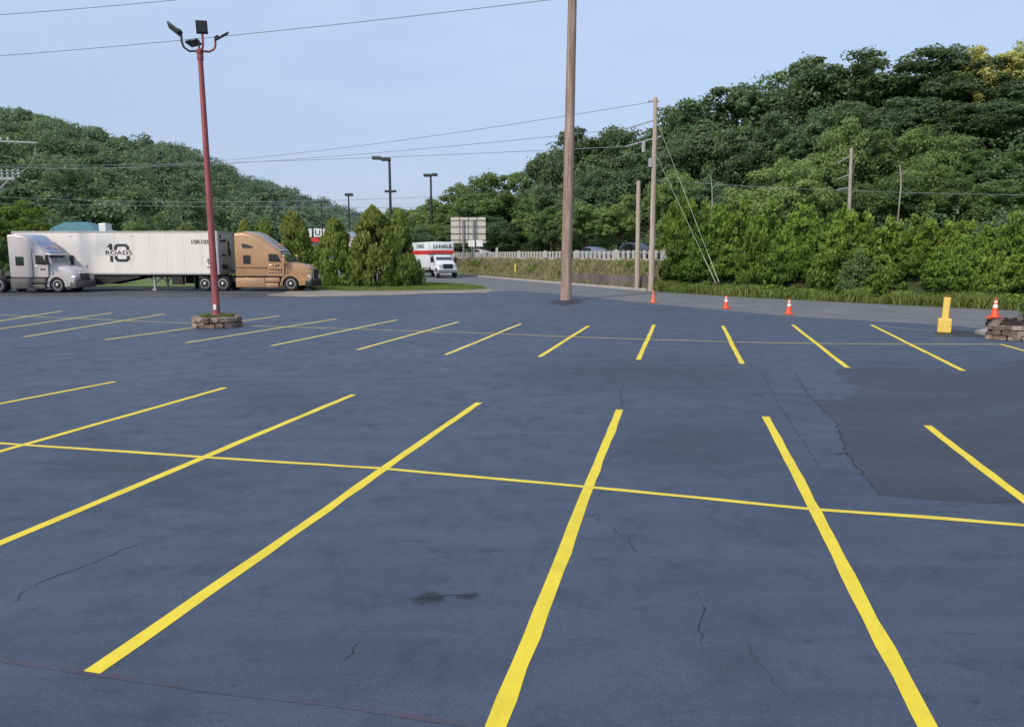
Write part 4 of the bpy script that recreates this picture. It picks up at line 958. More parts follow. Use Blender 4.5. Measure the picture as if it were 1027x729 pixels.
# stone bed at the right edge
bed = empty('raised_planter', (XA(991, 21.7), 21.7, 0), 0, 'raised stone planter bed with dark mulch at the right edge', 'planter')
P = [(0.1, 0), (1.5, 1.9), (3.4, 2.7), (8, 2.8), (8, -2.6), (2.8, -1.1)]
b = MB()
for i in range(len(P)):
    a = Vector(P[i] + (0,)); c = Vector(P[(i + 1) % len(P)] + (0,)); d = c - a; ang_ = math.atan2(d.y, d.x); n = max(2, int(d.length / .36))
    for course in range(3):
        for k in range(n):
            t0, t1 = (k + .03 + (.4 if course % 2 else 0)) / n, (k + .97 + (.4 if course % 2 else 0)) / n
            if t1 > 1.0: t1 = 1.0
            if t0 >= t1 - .02: continue
            m_ = a + d * (t0 + t1) / 2; hw_ = d.length * (t1 - t0) / 2; off = random.uniform(-.02, .025)
            b.box(m_.x - hw_, m_.x + hw_, m_.y - .13 + off, m_.y + .13 + off, course * .145, course * .145 + .14 * random.uniform(.9, 1), .02, 1, Matrix.Rotation(ang_, 3, 'Z'), (m_.x, m_.y, 0))
for v in b.bm.verts: v.co += Vector((random.gauss(0, .014), random.gauss(0, .014), random.gauss(0, .007)))
b.build('stone_wall', M['stone'], bed)
b = MB(); cxy = Vector((4.2, .7))
b.loft([[(x, y, .30) for x, y in P], [(cxy.x + (x - cxy.x) * .97, cxy.y + (y - cxy.y) * .97, .36) for x, y in P], [(cxy.x + (x - cxy.x) * .4, cxy.y + (y - cxy.y) * .4, .50) for x, y in P]]); b.build('mulch', M['mulch'], bed)
b = MB()
for k in range(260):
    t_ = random.random(); i = random.randrange(len(P)); q0 = Vector(P[i]).lerp(Vector(P[(i + 1) % len(P)]), random.random()); q1 = q0.lerp(cxy, random.uniform(.06, .7)); s_ = random.uniform(.03, .09)
    b.box(q1.x - s_, q1.x + s_, q1.y - s_ * .6, q1.y + s_ * .6, .36, .36 + random.uniform(.06, .18), .01, 1, Matrix.Rotation(random.uniform(0, 3), 3, 'Z'), (q1.x, q1.y, 0))
o = b.build('mulch_lumps', M['mulch'], bed); o['kind'] = 'stuff'
ko = MB().zplate([gp(978, 334.5), gp(990, 332), gp(993, 334.5), gp(988, 336.5)], 0, .10).bevel(.02).build('kerb_stone', M['concrete']); tag(ko, 'pale broken kerb stone at the corner of the stone bed', 'kerb stone')

# ------------------------------------------------------------------ buildings in the distance
tbY = 76.0
tb = empty('teal_roofed_building', (XA(77, tbY), tbY, 0), 0, 'low building with a teal hipped roof showing above the white trailer', 'building')
ze, zr = ZA(233, tbY), ZA(222.0, tbY); x0, x1 = XA(43, tbY, 5) - tb.location.x, XA(99, tbY, 5) - tb.location.x
MB().box(x0 + .4, x1 - .4, 0, 4.5, 0, ze - .3).build('wall', M['wallcream'], tb)
MB().loft([[(x0, -.5, ze), (x1, -.5, ze), (x1, 5.0, ze), (x0, 5.0, ze)], [(x0 + 1.4, 1.6, zr), (x1 - 2.0, 1.6, zr), (x1 - 2.0, 2.2, zr), (x0 + 1.4, 2.2, zr)]]).build('roof', M['teal'], tb)
MB().box(x0 - .05, x1 + .05, -.56, 5.06, ze - .38, ze - .01).build('fascia', M['walldark'], tb)
xa, xb = XA(96, tbY, 5) - tb.location.x, XA(103, tbY, 5) - tb.location.x
b = MB().box(xa, xb, .6, 1.8, ze, ZA(224.0, tbY), .04); b.build('rooftop_unit', M['white'], tb); MB().lathe([(.3, 0), (.3, .12)], 14, 'Z', ((xa + xb) / 2, 1.2, ZA(224.0, tbY))).build('fan_cowl', M['rustgrey'], tb)
b = MB()
for k in range(3): xx = x0 + 1.2 + k * 2.0; b.box(xx, xx + 1.1, -.03, .05, 1.0, 2.3)
b.build('window', M['glass'], tb)
stY = 128.0
st = empty('store_building', (XA(330, stY), stY, 0), 0, 'store with white letter boxes over a red band behind the conifers', 'building')
zx = lambda py: ZA(py, stY); xx_ = lambda p: XA(p, stY, 5) - st.location.x
MB().box(xx_(285), xx_(347), 0, 14, 0, zx(232.5)).build('wall', M['walldark'], st)
MB().box(xx_(285), xx_(347), -.12, -.005, zx(243), zx(238.5)).build('red_band', M['red'], st)
for p, ch in ((297.5, ''), (309.5, ''), (319.3, 'U'), (328.5, 'C'), (338, '')):
    bx_ = MB().box(xx_(p - 3.9), xx_(p + 3.9), -.3, -.125, zx(237.8), zx(229.6), .03).build('letter_box', M['white'], st)
    if ch: lettering('box_letter', ch, 1.25, M['decal'], bx_, (xx_(p), -.31, zx(233.9)), (R(90), 0, 0), .03, 1.15)
MB().box(xx_(347), xx_(362), -.6, 10, 0, zx(233), .05).build('side_wing', M['wallcream'], st)
MB().box(xx_(346.8), xx_(362.2), -.72, -.61, zx(238), zx(232.8)).build('pale_fascia', M['roofblue'], st)
b = MB()
for p in (290, 300, 312, 322, 334): b.box(xx_(p) , xx_(p + 7), -.05, .05, .3, 2.9)
b.build('window', M['glass'], st)

# ------------------------------------------------------------------ vegetation
def unit(v): return v / (np.linalg.norm(v, axis=1, keepdims=True) + 1e-9)
def cards(C, Nn, size, aspect, tone, g, fold=.0):
    """rhombic leaf cards at C facing Nn"""
    n = len(C); r = unit(g.normal(size=(n, 3))); T = unit(np.cross(Nn, r)); B = np.cross(Nn, T); s = (size * g.uniform(.6, 1.35, n))[:, None]
    V = np.stack([C - T * s, C + B * s * aspect + T * s * .1, C + T * s, C - B * s * aspect + T * s * .1], 1)
    V[:, 0] -= Nn * s * fold; V[:, 2] -= Nn * s * fold
    return V.reshape(-1, 3), np.arange(n * 4).reshape(n, 4), np.repeat(tone, 4)
def lobes_leaves(LC, LR, per, g, size, aspect=.55, squash=.8, up=.45, jit=.65, centre=None, tone_up=.25, fuzz=.0):
    k = len(LC); idx_ = np.repeat(np.arange(k), per); n = len(idx_)
    d = unit(g.normal(size=(n, 3)) + np.array([0, 0, .35])); rad = g.uniform(.55, 1.08, n) ** .6 + fuzz * np.abs(g.normal(0, 1, n)) * g.uniform(-.6, 1, n)
    C = LC[idx_] + d * np.array([1, 1, squash]) * (LR[idx_] * rad)[:, None]
    Nn = unit(d * .9 + np.array([0, 0, up]) + g.normal(size=(n, 3)) * jit)
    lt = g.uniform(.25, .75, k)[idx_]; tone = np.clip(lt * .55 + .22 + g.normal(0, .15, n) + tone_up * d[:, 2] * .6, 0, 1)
    return cards(C, Nn, size, aspect, tone, g, .18)

def branch_tube(mb, a, b, r0, r1, g, bend=.12, n=5):
    a, b = Vector(a), Vector(b); L_ = (b - a).length; pts = []; off = Vector(tuple(g.normal(0, bend * L_, 3)))
    for k in range(n + 1):
        t_ = k / n; pts.append(a.lerp(b, t_) + off * math.sin(math.pi * t_) * .5)
    mb.tube(pts, [r0 + (r1 - r0) * k / n for k in range(n + 1)], 7)

def subclumps(LC, LR, g, k, fr=(.32, .55), flat=.8):
    """smaller clumps on the surface of each lobe"""
    n = len(LC); ii_ = np.repeat(np.arange(n), k); d = unit(g.normal(size=(n * k, 3)) + [0, 0, .3])
    return LC[ii_] + d * [1, 1, flat] * (LR[ii_] * g.uniform(.55, 1.0, n * k))[:, None], LR[ii_] * g.uniform(fr[0], fr[1], n * k)
def tree_mesh(seed, H=14.0, W=5.2, nl=20, per=90, leaf=.25, base=.1, sub=7, aspect=.6):
    """returns (trunk mesh, crown mesh) of a broadleaf tree H tall with crown half width W"""
    g = np.random.default_rng(seed); zc = H * (base + (1 - base) * .5); hz = H * (1 - base) * .5
    LC = []; LR = []; ax = g.uniform(.8, 1.15, 2)
    for i in range(nl):
        for _ in range(20):
            d = unit(g.normal(size=(1, 3)))[0]
            if d[2] > -.75: break
        fr_ = g.uniform(.5, .82) if i > nl * .25 else g.uniform(.05, .45)
        LC.append((d[0] * W * fr_ * ax[0], d[1] * W * fr_ * ax[1], zc + d[2] * hz * fr_)); LR.append(W * g.uniform(.26, .46))
    LC = np.array(LC); LR = np.array(LR)
    SC, SR = subclumps(LC, LR, g, sub)
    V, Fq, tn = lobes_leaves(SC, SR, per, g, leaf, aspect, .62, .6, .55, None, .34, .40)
    k_ = H / V[:, 2].max(); V[:, 2] *= k_; LC[:, 2] *= k_
    mb = MB(); tr_ = [Vector((0, 0, -.4))]
    for k in range(1, 7): tr_.append(Vector((g.normal(0, .12), g.normal(0, .12), H * .72 * k / 6)))
    r0 = H * .018; mb.tube(tr_, [r0 * 1.25] + [r0 * (1 - .13 * k) for k in range(1, 7)], 9)
    order = g.permutation(nl)[:14]
    for i in order:
        z0_ = min(H * .62, max(H * .14, LC[i][2] - g.uniform(1.5, 4.0))); k = z0_ / (H * .72) * 6; kk = int(min(5, k)); st_ = tr_[kk].lerp(tr_[kk + 1], k - kk); branch_tube(mb, st_, LC[i], r0 * .42, r0 * .1, g)
    bmesh.ops.recalc_face_normals(mb.bm, faces=list(mb.bm.faces)); tm = bpy.data.meshes.new('trunk'); mb.bm.to_mesh(tm); mb.bm.free()
    return tm, np_mesh('crown', V, Fq, tn)
def shrub_mesh(seed, H=4.6, W=3.0, nl=40, per=190, leaf=.15, aspect=.7):
    g = np.random.default_rng(seed); LC = []; LR = []
    for i in range(nl):
        d = unit(g.normal(size=(1, 3)))[0]; d[2] = abs(d[2]) * 1.0; fr_ = g.uniform(.35, .9)
        hz = g.uniform(.75, 1.1)
        LC.append((d[0] * W * fr_, d[1] * W * fr_, .25 + d[2] * H * .86 * fr_ * hz)); LR.append(W * g.uniform(.17, .34))
    for i in range(10):
        a = g.uniform(0, 6.28); LC.append((math.cos(a) * W * .8, math.sin(a) * W * .8, g.uniform(.3, .9))); LR.append(W * g.uniform(.14, .24))
    LC = np.array(LC); LR = np.array(LR)
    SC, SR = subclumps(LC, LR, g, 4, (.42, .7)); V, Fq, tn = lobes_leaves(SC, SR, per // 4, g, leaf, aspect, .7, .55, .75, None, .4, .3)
    k_ = H / np.percentile(V[:, 2], 99.5); V[:, 2] *= k_; LC[:, 2] *= k_
    hgt = np.clip(V[:, 2] / H, 0, 1); rr_ = np.hypot(V[:, 0], V[:, 1]) / W; tn = np.clip(tn * 1.0 - .20 + .26 * hgt * np.clip(rr_ + hgt, .4, 1.3), 0, 1)  # shade painted into leaf tone: darker low and inside, brighter tops
    # trailing shoots
    nS = 70; sc = LC[g.integers(0, nl, nS)]; d = unit(g.normal(size=(nS, 3)) * [1, 1, .5] + [0, 0, .6]); m = 16
    C = np.repeat(sc, m, 0) + np.repeat(d, m, 0) * (np.tile(np.linspace(.45, 1.4, m), nS) * W * .36)[:, None] + g.normal(0, .05, (nS * m, 3)); C[:, 2] -= np.tile(np.linspace(0, 1, m) ** 2, nS) * .3
    v2, f2, t2_ = cards(C, unit(g.normal(size=(nS * m, 3)) + [0, 0, 1.2]), leaf * .9, aspect, np.clip(g.normal(.75, .15, nS * m), 0, 1), g, .15)
    V2 = np.concatenate([V, v2]); F2 = np.concatenate([Fq, f2 + len(V)]); T2 = np.concatenate([tn, t2_]); ok = V2[:, 2] > -.3
    V2[:, 2] = np.maximum(V2[:, 2], 0.0)
    mb = MB()
    for i in range(9):
        branch_tube(mb, (g.normal(0, .25), g.normal(0, .25), -.3), LC[i] * .9, .07, .02, g)
    bmesh.ops.recalc_face_normals(mb.bm, faces=list(mb.bm.faces)); tm = bpy.data.meshes.new('stems'); mb.bm.to_mesh(tm); mb.bm.free()
    return tm, np_mesh('foliage', V2, F2, T2)
def conifer_mesh(seed, H=6.2, W=1.9, n=21000, leaf=.15, power=.58, lob=15):
    """dense arborvitae: upright sprays over a bumpy cone"""
    g = np.random.default_rng(seed); nb = lob * 9; bz = g.uniform(0, 1, nb) ** 1.15; ba = g.uniform(0, 6.283, nb)
    prof = lambda t_: (np.clip(1 - t_, 0, 1) ** power) * (.80 + .2 * np.clip(t_ * 8, 0, 1)) + .03
    br = W * prof(bz) * (1 + .16 * np.sin(ba * 3 + 4 * bz) + g.normal(0, .09, nb)); ax_ = np.stack([np.cos(ba) * br * .88, np.sin(ba) * br * .88, bz * H * .97 + .1], 1); lr = g.uniform(.22, .56, nb) * (.6 + .5 * (1 - bz)) * W / 1.6
    per = n // nb; idx_ = np.repeat(np.arange(nb), per); m = len(idx_)
    d = unit(g.normal(size=(m, 3)) + np.stack([np.cos(ba[idx_]), np.sin(ba[idx_]), np.full(m, .5)], 1)); C = ax_[idx_] + d * [1, 1, 1.5] * (lr[idx_] * g.uniform(.35, 1.05, m))[:, None]
    C[:, 2] = np.maximum(C[:, 2], .03)
    # sprays: narrow upright cards
    out_ = unit(np.stack([np.cos(ba[idx_]), np.sin(ba[idx_]), np.full(m, .3)], 1) + g.normal(size=(m, 3)) * .55)
    upv = unit(np.stack([np.cos(ba[idx_]) * .35, np.sin(ba[idx_]) * .35, np.full(m, 1.0)], 1) + g.normal(size=(m, 3)) * .3); S = unit(np.cross(out_, upv)); s = (leaf * g.uniform(.6, 1.4, m))[:, None]
    V = np.stack([C - upv * s, C + S * s * .45, C + upv * s * 1.15, C - S * s * .45], 1).reshape(-1, 3)
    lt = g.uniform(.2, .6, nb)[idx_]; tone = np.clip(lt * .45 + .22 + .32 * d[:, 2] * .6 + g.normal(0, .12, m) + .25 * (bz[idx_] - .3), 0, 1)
    mb = MB().tube([(0, 0, -.1), (.02, .02, H * .9)], [.12, .03], 8); bmesh.ops.recalc_face_normals(mb.bm, faces=list(mb.bm.faces)); tm = bpy.data.meshes.new('trunk'); mb.bm.to_mesh(tm); mb.bm.free()
    return tm, np_mesh('foliage', V, np.arange(m * 4).reshape(m, 4), np.repeat(tone, 4))

def matted(pair, leafm, barkm='bark'):
    a, b = pair[0].copy(), pair[1].copy(); a.materials.clear(); b.materials.clear(); a.materials.append(M[barkm]); b.materials.append(M[leafm]); a.polygons.foreach_set('use_smooth', np.ones(len(a.polygons), bool)); return a, b
def plant(name, loc, pair, scl, rz, label, cat, group=None, names=('trunk', 'crown')):
    o = empty(name, loc, rz, label, cat, group); o.scale = scl
    for nm, me in zip(names, pair):
        c = bpy.data.objects.new(nm, me); col.objects.link(c); c.parent = o
    return o

TV = [tree_mesh(100 + i, 14.0, 5.2 + .3 * (i % 3), 18 + 2 * (i % 4), 125, .185, (.04, .14, .08, .18, .02, .1)[i], 9) for i in range(6)]
VAR = {}
def variant(i, lm):
    if (i, lm) not in VAR: VAR[(i, lm)] = matted(TV[i], lm)
    return VAR[(i, lm)]
cnt = 0
def tree_px(px, Y, py_top, half_px, lm, label, group=None, vi=None):
    global cnt
    cnt += 1; i = vi if vi is not None else cnt % 6
    zt_ = ZA(py_top, Y); x = XA(px, Y, zt_ * .6); zb_ = gz1(x, Y); H = max(4.0, zt_ - zb_); w = half_px / FP * Y
    return plant('broadleaf_tree', (x, Y, zb_ - .1), variant(i, lm), (w / 5.4, w / 5.4, H / 14.0), random.uniform(0, 6.28), label, 'tree', group)

gR = 'tall dark trees along the wooded ridge'; lR = 'tall dark green tree along the top of the wooded ridge on the right'
for px, Y, py, hw_ in [(556, 112, 145, 26), (585, 108, 128, 30), (622, 104, 120, 32), (660, 101, 106, 34), (700, 97, 90, 36), (742, 94, 80, 36), (785, 92, 70, 36), (826, 89, 58, 36), (872, 86, 50, 38), (918, 83, 47, 38), (958, 81, 56, 34), (1062, 80, 52, 34), (1110, 80, 60, 40)]:
    tree_px(px, Y, py, hw_ * 1.45, 'lf_dark', lR, gR)
tree_px(976, 78.5, 45, 28, 'lf_yellow', 'yellow topped tree on the ridge, left of another yellow one', 'yellow topped trees', 3)
tree_px(1022, 78, 38, 30, 'lf_yellow', 'tallest yellow topped tree on the ridge at the right edge', 'yellow topped trees', 1)
gM = 'dark green trees on the middle of the slope'; lM = 'dark green tree on the middle of the wooded slope'
for px, Y, py, hw_ in [(565, 98, 172, 26), (600, 95, 160, 28), (640, 91, 150, 30), (682, 87, 132, 32), (724, 84, 122, 34), (768, 81, 112, 34), (812, 78, 106, 34), (856, 75, 98, 36), (905, 73, 95, 36), (950, 71, 100, 36), (1000, 70, 105, 36), (1045, 69, 100, 36), (705, 76, 175, 26), (1000, 76, 84, 30)]:
    tree_px(px, Y, py, hw_ * 1.2, 'lf_dark', lM, gM)
gF = 'mid green trees at the foot of the slope'; lF = 'mid green leafy tree at the foot of the wooded slope'
for px, Y, py, hw_ in [(552, 92, 205, 22), (585, 86, 200, 26), (838, 66, 118, 34), (885, 64, 128, 34), (930, 62, 122, 34), (975, 61, 145, 34), (1020, 60, 150, 34), (1065, 58, 150, 34), (800, 66, 150, 28), (855, 58, 165, 28), (905, 57, 165, 30), (950, 56, 170, 30), (1000, 55, 178, 30), (1045, 54, 180, 30), (700, 66, 210, 24)]:
    tree_px(px, Y, py, hw_, 'lf_mid', lF, gF)
for px, Y, py, hw_, lab in [(622, 84, 192, 24, 'light green tree just left of the short pale pole'), (672, 76, 168, 26, 'light green tree behind the guy wires'), (786, 56, 155, 44, 'light green drooping tree left of the slim hillside pole'), (735, 58, 185, 24, 'small light green tree in front of the drooping one'),
                            (925, 57, 155, 26, 'light green tree right of the bare pale trunk')]:
    tree_px(px, Y, py, hw_, 'lf_light', lab)
gC = 'trees beyond the highway'; lC = 'mid green tree beyond the highway behind the large sign'
for px, Y, py, hw_, lm in [(412, 128, 204, 26, 'lf_mid'), (436, 124, 196, 28, 'lf_mid'), (462, 121, 182, 30, 'lf_mid'), (494, 118, 167, 34, 'lf_mid'), (518, 116, 170, 28, 'lf_mid'), (395, 140, 208, 26, 'lf_mid'), (480, 112, 196, 28, 'lf_mid'), (448, 112, 212, 24, 'lf_mid'), (536, 108, 192, 22, 'lf_mid'),
                            (455, 106, 226, 22, 'lf_dark'), (490, 104, 215, 24, 'lf_dark'), (545, 102, 214, 20, 'lf_dark'), (425, 112, 224, 18, 'lf_dark'), (515, 102, 222, 20, 'lf_dark')]:
    tree_px(px, Y, py, hw_, lm, lC if lm == 'lf_mid' else 'dark low tree behind the highway railing', gC if lm == 'lf_mid' else 'dark low trees behind the highway railing')
tree_px(527, 102, 212, 14, 'lf_light', 'small yellow green tree behind the railing, left of the tall brown pole')
for px, Y, py, hw_, lab in [(16, 60, 196, 36, 'light green tree over the silver truck at the left edge'), (-14, 62, 215, 26, 'leafy tree behind the silver truck, cut by the left edge'), (2, 58, 235, 22, 'low leafy tree behind the rear of the silver truck')]:
    tree_px(px, Y, py, hw_, 'lf_shrub' if px > 5 else 'lf_mid', lab)
for px, Y, py, hw_, lab in [(140, 110, 219, 14, 'small bushy tree above the trailer, right of the teal roof'), (165, 112, 214, 14, 'small bushy tree above the middle of the trailer'), (185, 108, 222, 14, 'small bushy tree above the trailer near the red pole')]:
    tree_px(px, Y, py, hw_, 'lf_mid', lab)
# bare pale trunks
for px, Y, p0, p1, lab in ((902, 54, 193, 170, 'bare pale trunk among the leaves right of the slim pole'), (713, 60, 208, 180, 'bare pale trunk among the trees right of the guy wires')):
    zb_, zt_ = ZA(p0, Y), ZA(p1, Y); x = XA(px, Y - 3.0, zb_); zg = gz1(x, Y); mb = MB(); pts = [(0, 0, zg - zb_ - .2), (.1, 0, 0), (.05, 0, (zt_ - zb_) * .5), (-.1, 0, zt_ - zb_)]
    mb.tube(pts, [.055, .05, .04, .02], 8); mb.tube([(.05, 0, (zt_ - zb_) * .55), (.6, .1, (zt_ - zb_) * .8)], [.03, .012], 6)
    tag(mb.build('bare_trunk', M['palebark'], None, True, loc=(x, Y - 3.0, zb_)), lab, 'tree trunk')

# yellow green thicket along the road
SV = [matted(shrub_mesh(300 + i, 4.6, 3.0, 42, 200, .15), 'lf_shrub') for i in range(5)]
SVd = [matted(shrub_mesh(320 + i, 4.6, 3.0, 42, 180, .15), 'lf_mid') for i in range(3)]
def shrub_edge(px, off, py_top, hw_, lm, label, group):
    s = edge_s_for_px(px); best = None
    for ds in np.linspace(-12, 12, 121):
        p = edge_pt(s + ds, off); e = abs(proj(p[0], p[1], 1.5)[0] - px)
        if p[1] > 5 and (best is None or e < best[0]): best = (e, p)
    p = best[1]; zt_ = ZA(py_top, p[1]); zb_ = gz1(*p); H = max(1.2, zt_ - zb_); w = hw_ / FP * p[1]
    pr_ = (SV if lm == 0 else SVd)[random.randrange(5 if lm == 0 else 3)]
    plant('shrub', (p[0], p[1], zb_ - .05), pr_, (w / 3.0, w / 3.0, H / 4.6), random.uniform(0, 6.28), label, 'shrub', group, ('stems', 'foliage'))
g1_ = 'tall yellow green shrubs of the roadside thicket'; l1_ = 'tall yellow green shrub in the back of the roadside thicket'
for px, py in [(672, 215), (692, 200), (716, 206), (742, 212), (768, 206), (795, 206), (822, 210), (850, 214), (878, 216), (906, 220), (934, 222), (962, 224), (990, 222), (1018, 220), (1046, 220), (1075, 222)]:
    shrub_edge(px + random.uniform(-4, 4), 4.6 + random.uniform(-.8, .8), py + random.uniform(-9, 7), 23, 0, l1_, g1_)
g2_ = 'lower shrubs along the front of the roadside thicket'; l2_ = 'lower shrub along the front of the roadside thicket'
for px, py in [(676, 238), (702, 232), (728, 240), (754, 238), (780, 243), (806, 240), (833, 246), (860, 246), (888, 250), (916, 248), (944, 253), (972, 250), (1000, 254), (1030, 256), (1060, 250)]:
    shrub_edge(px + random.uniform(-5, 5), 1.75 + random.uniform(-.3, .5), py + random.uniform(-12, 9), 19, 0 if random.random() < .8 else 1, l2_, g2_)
o = plant('shrub', (21.7, 28.4, 0), SV[1], (.5, .5, .46), .5, 'small rounded bush behind the stone bed at the right edge', 'shrub', None, ('stems', 'foliage'))

gu = np.random.default_rng(21); cs = []
while len(cs) < 900:
    x, y = gu.uniform(-6, 75), gu.uniform(38, 128)
    d_ = float(edge_dist([(x, y)])[0]); px__ = proj(x, y, 3)[0]
    if 14.5 < d_ < 62 and 500 < px__ < 1100: cs.append((x, y, gz1(x, y) + gu.uniform(.2, 2.2)))
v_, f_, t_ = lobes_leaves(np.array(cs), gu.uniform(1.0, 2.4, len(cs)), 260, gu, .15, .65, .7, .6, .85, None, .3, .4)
tag(link('undergrowth', np_mesh('undergrowth', v_, f_, t_), M['lf_dark']), kind='stuff')

# conifers on the lawn island
CV = [matted(conifer_mesh(500 + i, 6.2, 1.9), 'lf_arbor') for i in range(3)]
def conifer_px(px, Y, py_top, hw_, label, i, z=0.0):
    zt_ = ZA(py_top, Y); x = XA(px, Y, 2); w = hw_ / FP * Y
    plant('conifer', (x, Y, z), CV[i], (w / 1.95, w / 1.95, zt_ / 6.4), random.uniform(0, 6.28), label, 'conifer', None, ('trunk', 'foliage'))
conifer_px(376, 59.0, 207, 25, 'largest dense green conifer, just left of the white box truck', 0)
conifer_px(400, 59.6, 213, 20, 'narrow conifer grown into the right side of the largest one', 1)
conifer_px(337, 60.0, 221, 21, 'conifer between the largest one and the nose of the tan truck', 1)
conifer_px(296, 62.0, 214, 24, 'yellow tipped conifer behind the hood of the tan truck', 2)
conifer_px(266, 64.0, 220, 17, 'small yellow tipped conifer behind the roof of the tan cab', 0)
conifer_px(247, 66.0, 222, 14, 'small conifer between the trailer front and the tan cab roof', 1)

# wooded hill far on the left
crest = [(-160, 104, 190), (-60, 108, 205), (0, 112, 215), (30, 108, 222), (62, 118, 232), (100, 131, 245), (150, 142, 265), (195, 151, 290), (240, 172, 325), (290, 192, 375), (330, 206, 430), (365, 217, 500), (410, 227, 600), (470, 233, 720), (560, 238, 850), (700, 241, 950)]
ca = np.array(crest, float); cpx = np.linspace(-160, 700, 120); cy = np.interp(cpx, ca[:, 0], ca[:, 1]); cY = np.interp(cpx, ca[:, 0], ca[:, 2])
TRH = 9.0
def hill_pt(u, v):
    px = -160 + 860 * u; Yc_ = np.interp(px, ca[:, 0], ca[:, 2]); zc_ = ZA(np.interp(px, ca[:, 0], ca[:, 1]), Yc_) - TRH
    Y0 = Yc_ * .62; Y = Y0 + (Yc_ - Y0) * v; z = np.where(v <= 1, zc_ * np.clip(v, 0, 1) ** .8 * 1.0, zc_ * (1 - (v - 1) * .8)); x = (px - PW / 2) / FP * (Y * CS - (zc_ * .6 - CH) * SN)
    return x, Y, z
uu, vv = np.meshgrid(np.linspace(0, 1, 120), np.concatenate([np.linspace(0, 1, 14), [1.25, 1.6]])); hx, hy, hz_ = hill_pt(uu, vv)
ii = np.arange(uu.size).reshape(uu.shape); Fh = np.stack([ii[:-1, :-1].ravel(), ii[:-1, 1:].ravel(), ii[1:, 1:].ravel(), ii[1:, :-1].ravel()], 1)
tag(link('hill', np_mesh('hill', np.stack([hx.ravel(), hy.ravel(), hz_.ravel() - .5], 1), Fh), M['soil'], None, True), kind='structure')
g = np.random.default_rng(77); VV = []; FF = []; TT = []; base_i = 0
nt_ = 0
for row, v in enumerate(np.concatenate([np.linspace(0.0, .98, 15), [1.0]])):
    u = 0.0
    while u < 1:
        px = -160 + 860 * u; Yc_ = float(np.interp(px, ca[:, 0], ca[:, 2])); w = g.uniform(3.6, 7.2) * (1 if Yc_ < 330 else 1.25)
        u += w * 1.25 * FP / Yc_ / 860 * g.uniform(.8, 1.25)
        vj = float(np.clip(v + g.normal(0, .02), 0, 1.0)); x, Y, z = (float(q_) for q_ in hill_pt(u, vj)); px2 = -160 + 860 * u
        if px2 > 600 and row % 2: continue
        H = g.uniform(.75, 1.12) * (TRH if v > .96 else TRH * 1.25)
        k = 16; d = unit(g.normal(size=(k, 3)) + [0, 0, .5]); LC = np.array([x, Y, z + H * .55]) + d * [w * .75, w * .75, H * .38] * g.uniform(.6, 1.1, (k, 1)); LR = w * g.uniform(.2, .45, k)
        per = 74 if Yc_ < 330 else 42
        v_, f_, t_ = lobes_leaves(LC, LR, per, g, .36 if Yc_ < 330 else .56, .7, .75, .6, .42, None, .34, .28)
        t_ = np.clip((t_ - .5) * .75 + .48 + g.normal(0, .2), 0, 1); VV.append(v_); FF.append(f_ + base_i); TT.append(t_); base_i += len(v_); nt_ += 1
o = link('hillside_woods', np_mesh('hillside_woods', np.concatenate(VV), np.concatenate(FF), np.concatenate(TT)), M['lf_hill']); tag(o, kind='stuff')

# weeds and grass
def strip_sampler(s0, s1, o0, o1, tone, clump=.6, hvar=True, zf=None):
    def f(n, g):
        ss = g.uniform(s0, s1, n); oo = g.uniform(o0, o1, n); pts = np.array([edge_pt(a, b_) for a, b_ in zip(ss, oo)]); z = gz(pts)
        cl = .5 + .5 * np.sin(ss * 1.7 + np.sin(ss * .61) * 2) * np.sin(ss * .47 + 1.3 + oo); hs_ = (1 - clump) + clump * cl if hvar else np.ones(n)
        return np.stack([pts[:, 0], pts[:, 1], z, hs_, np.clip(tone + .3 * (cl - .5), .05, .95)], 1)
    return f
sR0, sR1 = edge_s_for_px(655), edge_s_for_px(1027) + 8
tag(link('roadside_weeds', blades(26000, strip_sampler(sR0, sR1, -.2, 1.2, .55, .6), .25, .9, .035, .7, 5, True), M['lf_weed']), kind='stuff')
sL0, sL1 = edge_s_for_px(430) - 8, edge_s_for_px(662)
tag(link('embankment_weeds', blades(36000, strip_sampler(sL0, sL1, .5, 3.0, .5, .5), .2, .62, .03, .6, 6, True), M['lf_dry']), kind='stuff')
gw = np.random.default_rng(9); cs = []
for k in range(26):
    p = edge_pt(gw.uniform(sL0, sL1), gw.uniform(.8, 2.6)); cs.append((p[0], p[1], gz1(*p) + .2))
for k in range(95):
    p = edge_pt(gw.uniform(sR0, sR1), gw.uniform(.3, 1.3)); cs.append((p[0], p[1], gz1(*p) + .3))
v_, f_, t_ = lobes_leaves(np.array(cs), gw.uniform(.25, .65, len(cs)), 170, gw, .09, .6, .8, .5, .7); v_[:, 2] = np.maximum(v_[:, 2], 0)
tag(link('leafy_weeds', np_mesh('leafy_weeds', v_, f_, t_), M['lf_shrub']), kind='stuff')
lpz = np.array(lawn_poly)
def lawn_sampler(n, g):
    Q = np.stack([g.uniform(-16, -1.6, n * 2), g.uniform(51.5, 66, n * 2)], 1); ins = np.zeros(len(Q), bool)
    for a, b_ in zip(lpz, np.roll(lpz, -1, 0)): ins ^= ((a[1] > Q[:, 1]) != (b_[1] > Q[:, 1])) & (Q[:, 0] < (b_[0] - a[0]) * (Q[:, 1] - a[1]) / (b_[1] - a[1] + 1e-12) + a[0])
    Q = Q[ins][:n]; k = len(Q); return np.stack([Q[:, 0], Q[:, 1], np.zeros(k), np.ones(k), .45 + .2 * np.sin(Q[:, 0] * .9) * np.sin(Q[:, 1] * .7)], 1)
tag(link('lawn_grass', blades(26000, lawn_sampler, .05, .14, .02, .7, 8), M['lf_lawn']), kind='stuff')

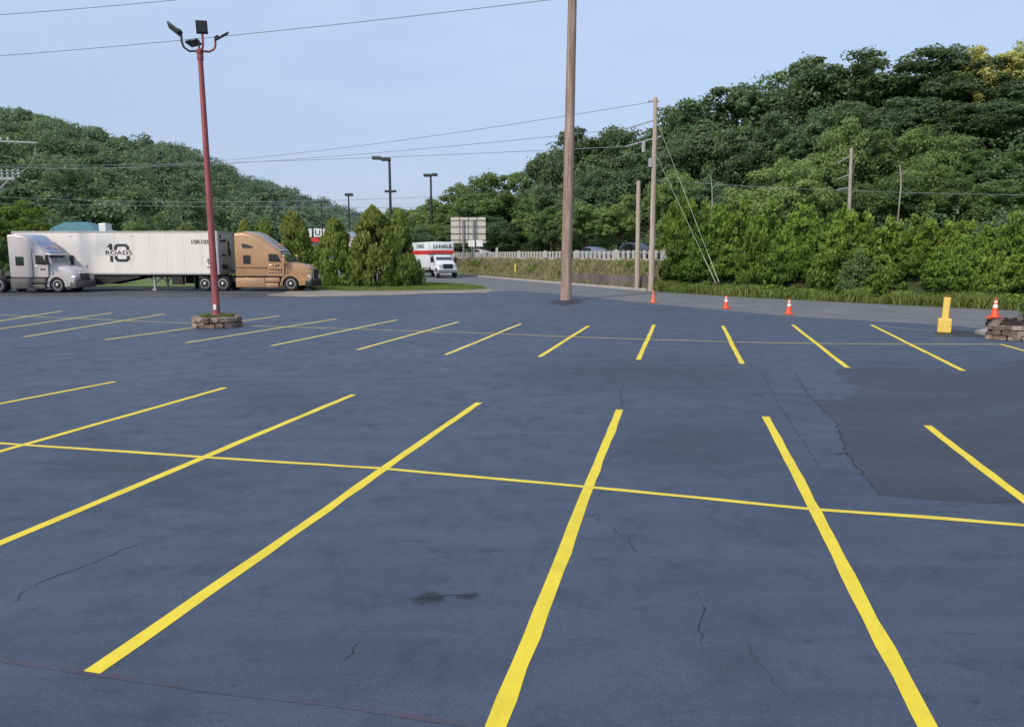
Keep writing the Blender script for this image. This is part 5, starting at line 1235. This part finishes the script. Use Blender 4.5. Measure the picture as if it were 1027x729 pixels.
# ------------------------------------------------------------------ light, sky, camera
SUN_EL, SUN_AZ = R(38), R(-142)      # azimuth from +Y towards +X: behind the camera, to the left
w = bpy.data.worlds.new('World'); scn.world = w; w.use_nodes = True; nt = w.node_tree; nt.nodes.clear()
sky = N(nt, 'ShaderNodeTexSky', sky_type='NISHITA'); sky.sun_disc = False; sky.sun_elevation = SUN_EL; sky.sun_rotation = SUN_AZ; sky.air_density = 1.0; sky.dust_density = 2.2; sky.ozone_density = 2.0; sky.altitude = 0
tc = N(nt, 'ShaderNodeTexCoord'); mp = N(nt, 'ShaderNodeMapping'); mp.inputs['Scale'].default_value = (1.6, 1.6, 5.0); L(nt, tc.outputs['Generated'], mp.inputs['Vector'])
cl = noise(nt, 1.6, 6, .55, mp.outputs['Vector'], .5)
cf = ramp(nt, cl, [(.45, (0, 0, 0)), (.8, (.22, .22, .22))]).outputs['Color']
hz = mix(nt, .58, sky.outputs[0], (5.1, 5.9, 7.9))             # thin summer haze evens the sky out
hz2 = mix(nt, cf, hz, (6.0, 6.6, 8.0))
sz = N(nt, 'ShaderNodeSeparateXYZ'); L(nt, tc.outputs['Generated'], sz.inputs[0])
hz2 = mix(nt, 1.0, hz2, ramp(nt, sz.outputs[2], [(0.0, (.785, .805, .82)), (.12, (.805, .835, .85)), (.34, (.95, .975, .98))]).outputs['Color'], 'MULTIPLY')
bg = N(nt, 'ShaderNodeBackground', Strength=.148); L(nt, hz2, bg.inputs['Color']); ow = N(nt, 'ShaderNodeOutputWorld'); L(nt, bg.outputs[0], ow.inputs['Surface'])
sd = bpy.data.lights.new('sun', 'SUN'); sd.energy = 2.6; sd.angle = R(7.0); sd.color = (1.0, .93, .82); so = bpy.data.objects.new('sun', sd); col.objects.link(so)
dirv = Vector((math.sin(SUN_AZ) * math.cos(SUN_EL), math.cos(SUN_AZ) * math.cos(SUN_EL), math.sin(SUN_EL)))
so.rotation_euler = dirv.to_track_quat('Z', 'Y').to_euler(); so.location = (-20, -20, 40)

cd = bpy.data.cameras.new('camera'); cam = bpy.data.objects.new('camera', cd); col.objects.link(cam); scn.camera = cam
cam.location = (0, 0, CH); cam.rotation_euler = (R(90) - TH, 0, 0); cd.sensor_width = 36; cd.lens = 36 * FP / PW; cd.clip_start = .1; cd.clip_end = 12000
scn.view_settings.view_transform = 'Standard'; scn.view_settings.look = 'None'; scn.view_settings.exposure = 0; scn.view_settings.gamma = 1
scn.render.engine = 'CYCLES'; scn.cycles.use_denoising = True; scn.cycles.max_bounces = 9; scn.cycles.diffuse_bounces = 7; scn.cycles.transparent_max_bounces = 8; scn.cycles.caustics_reflective = False; scn.cycles.caustics_refractive = False
scn.cycles.sample_clamp_indirect = 5
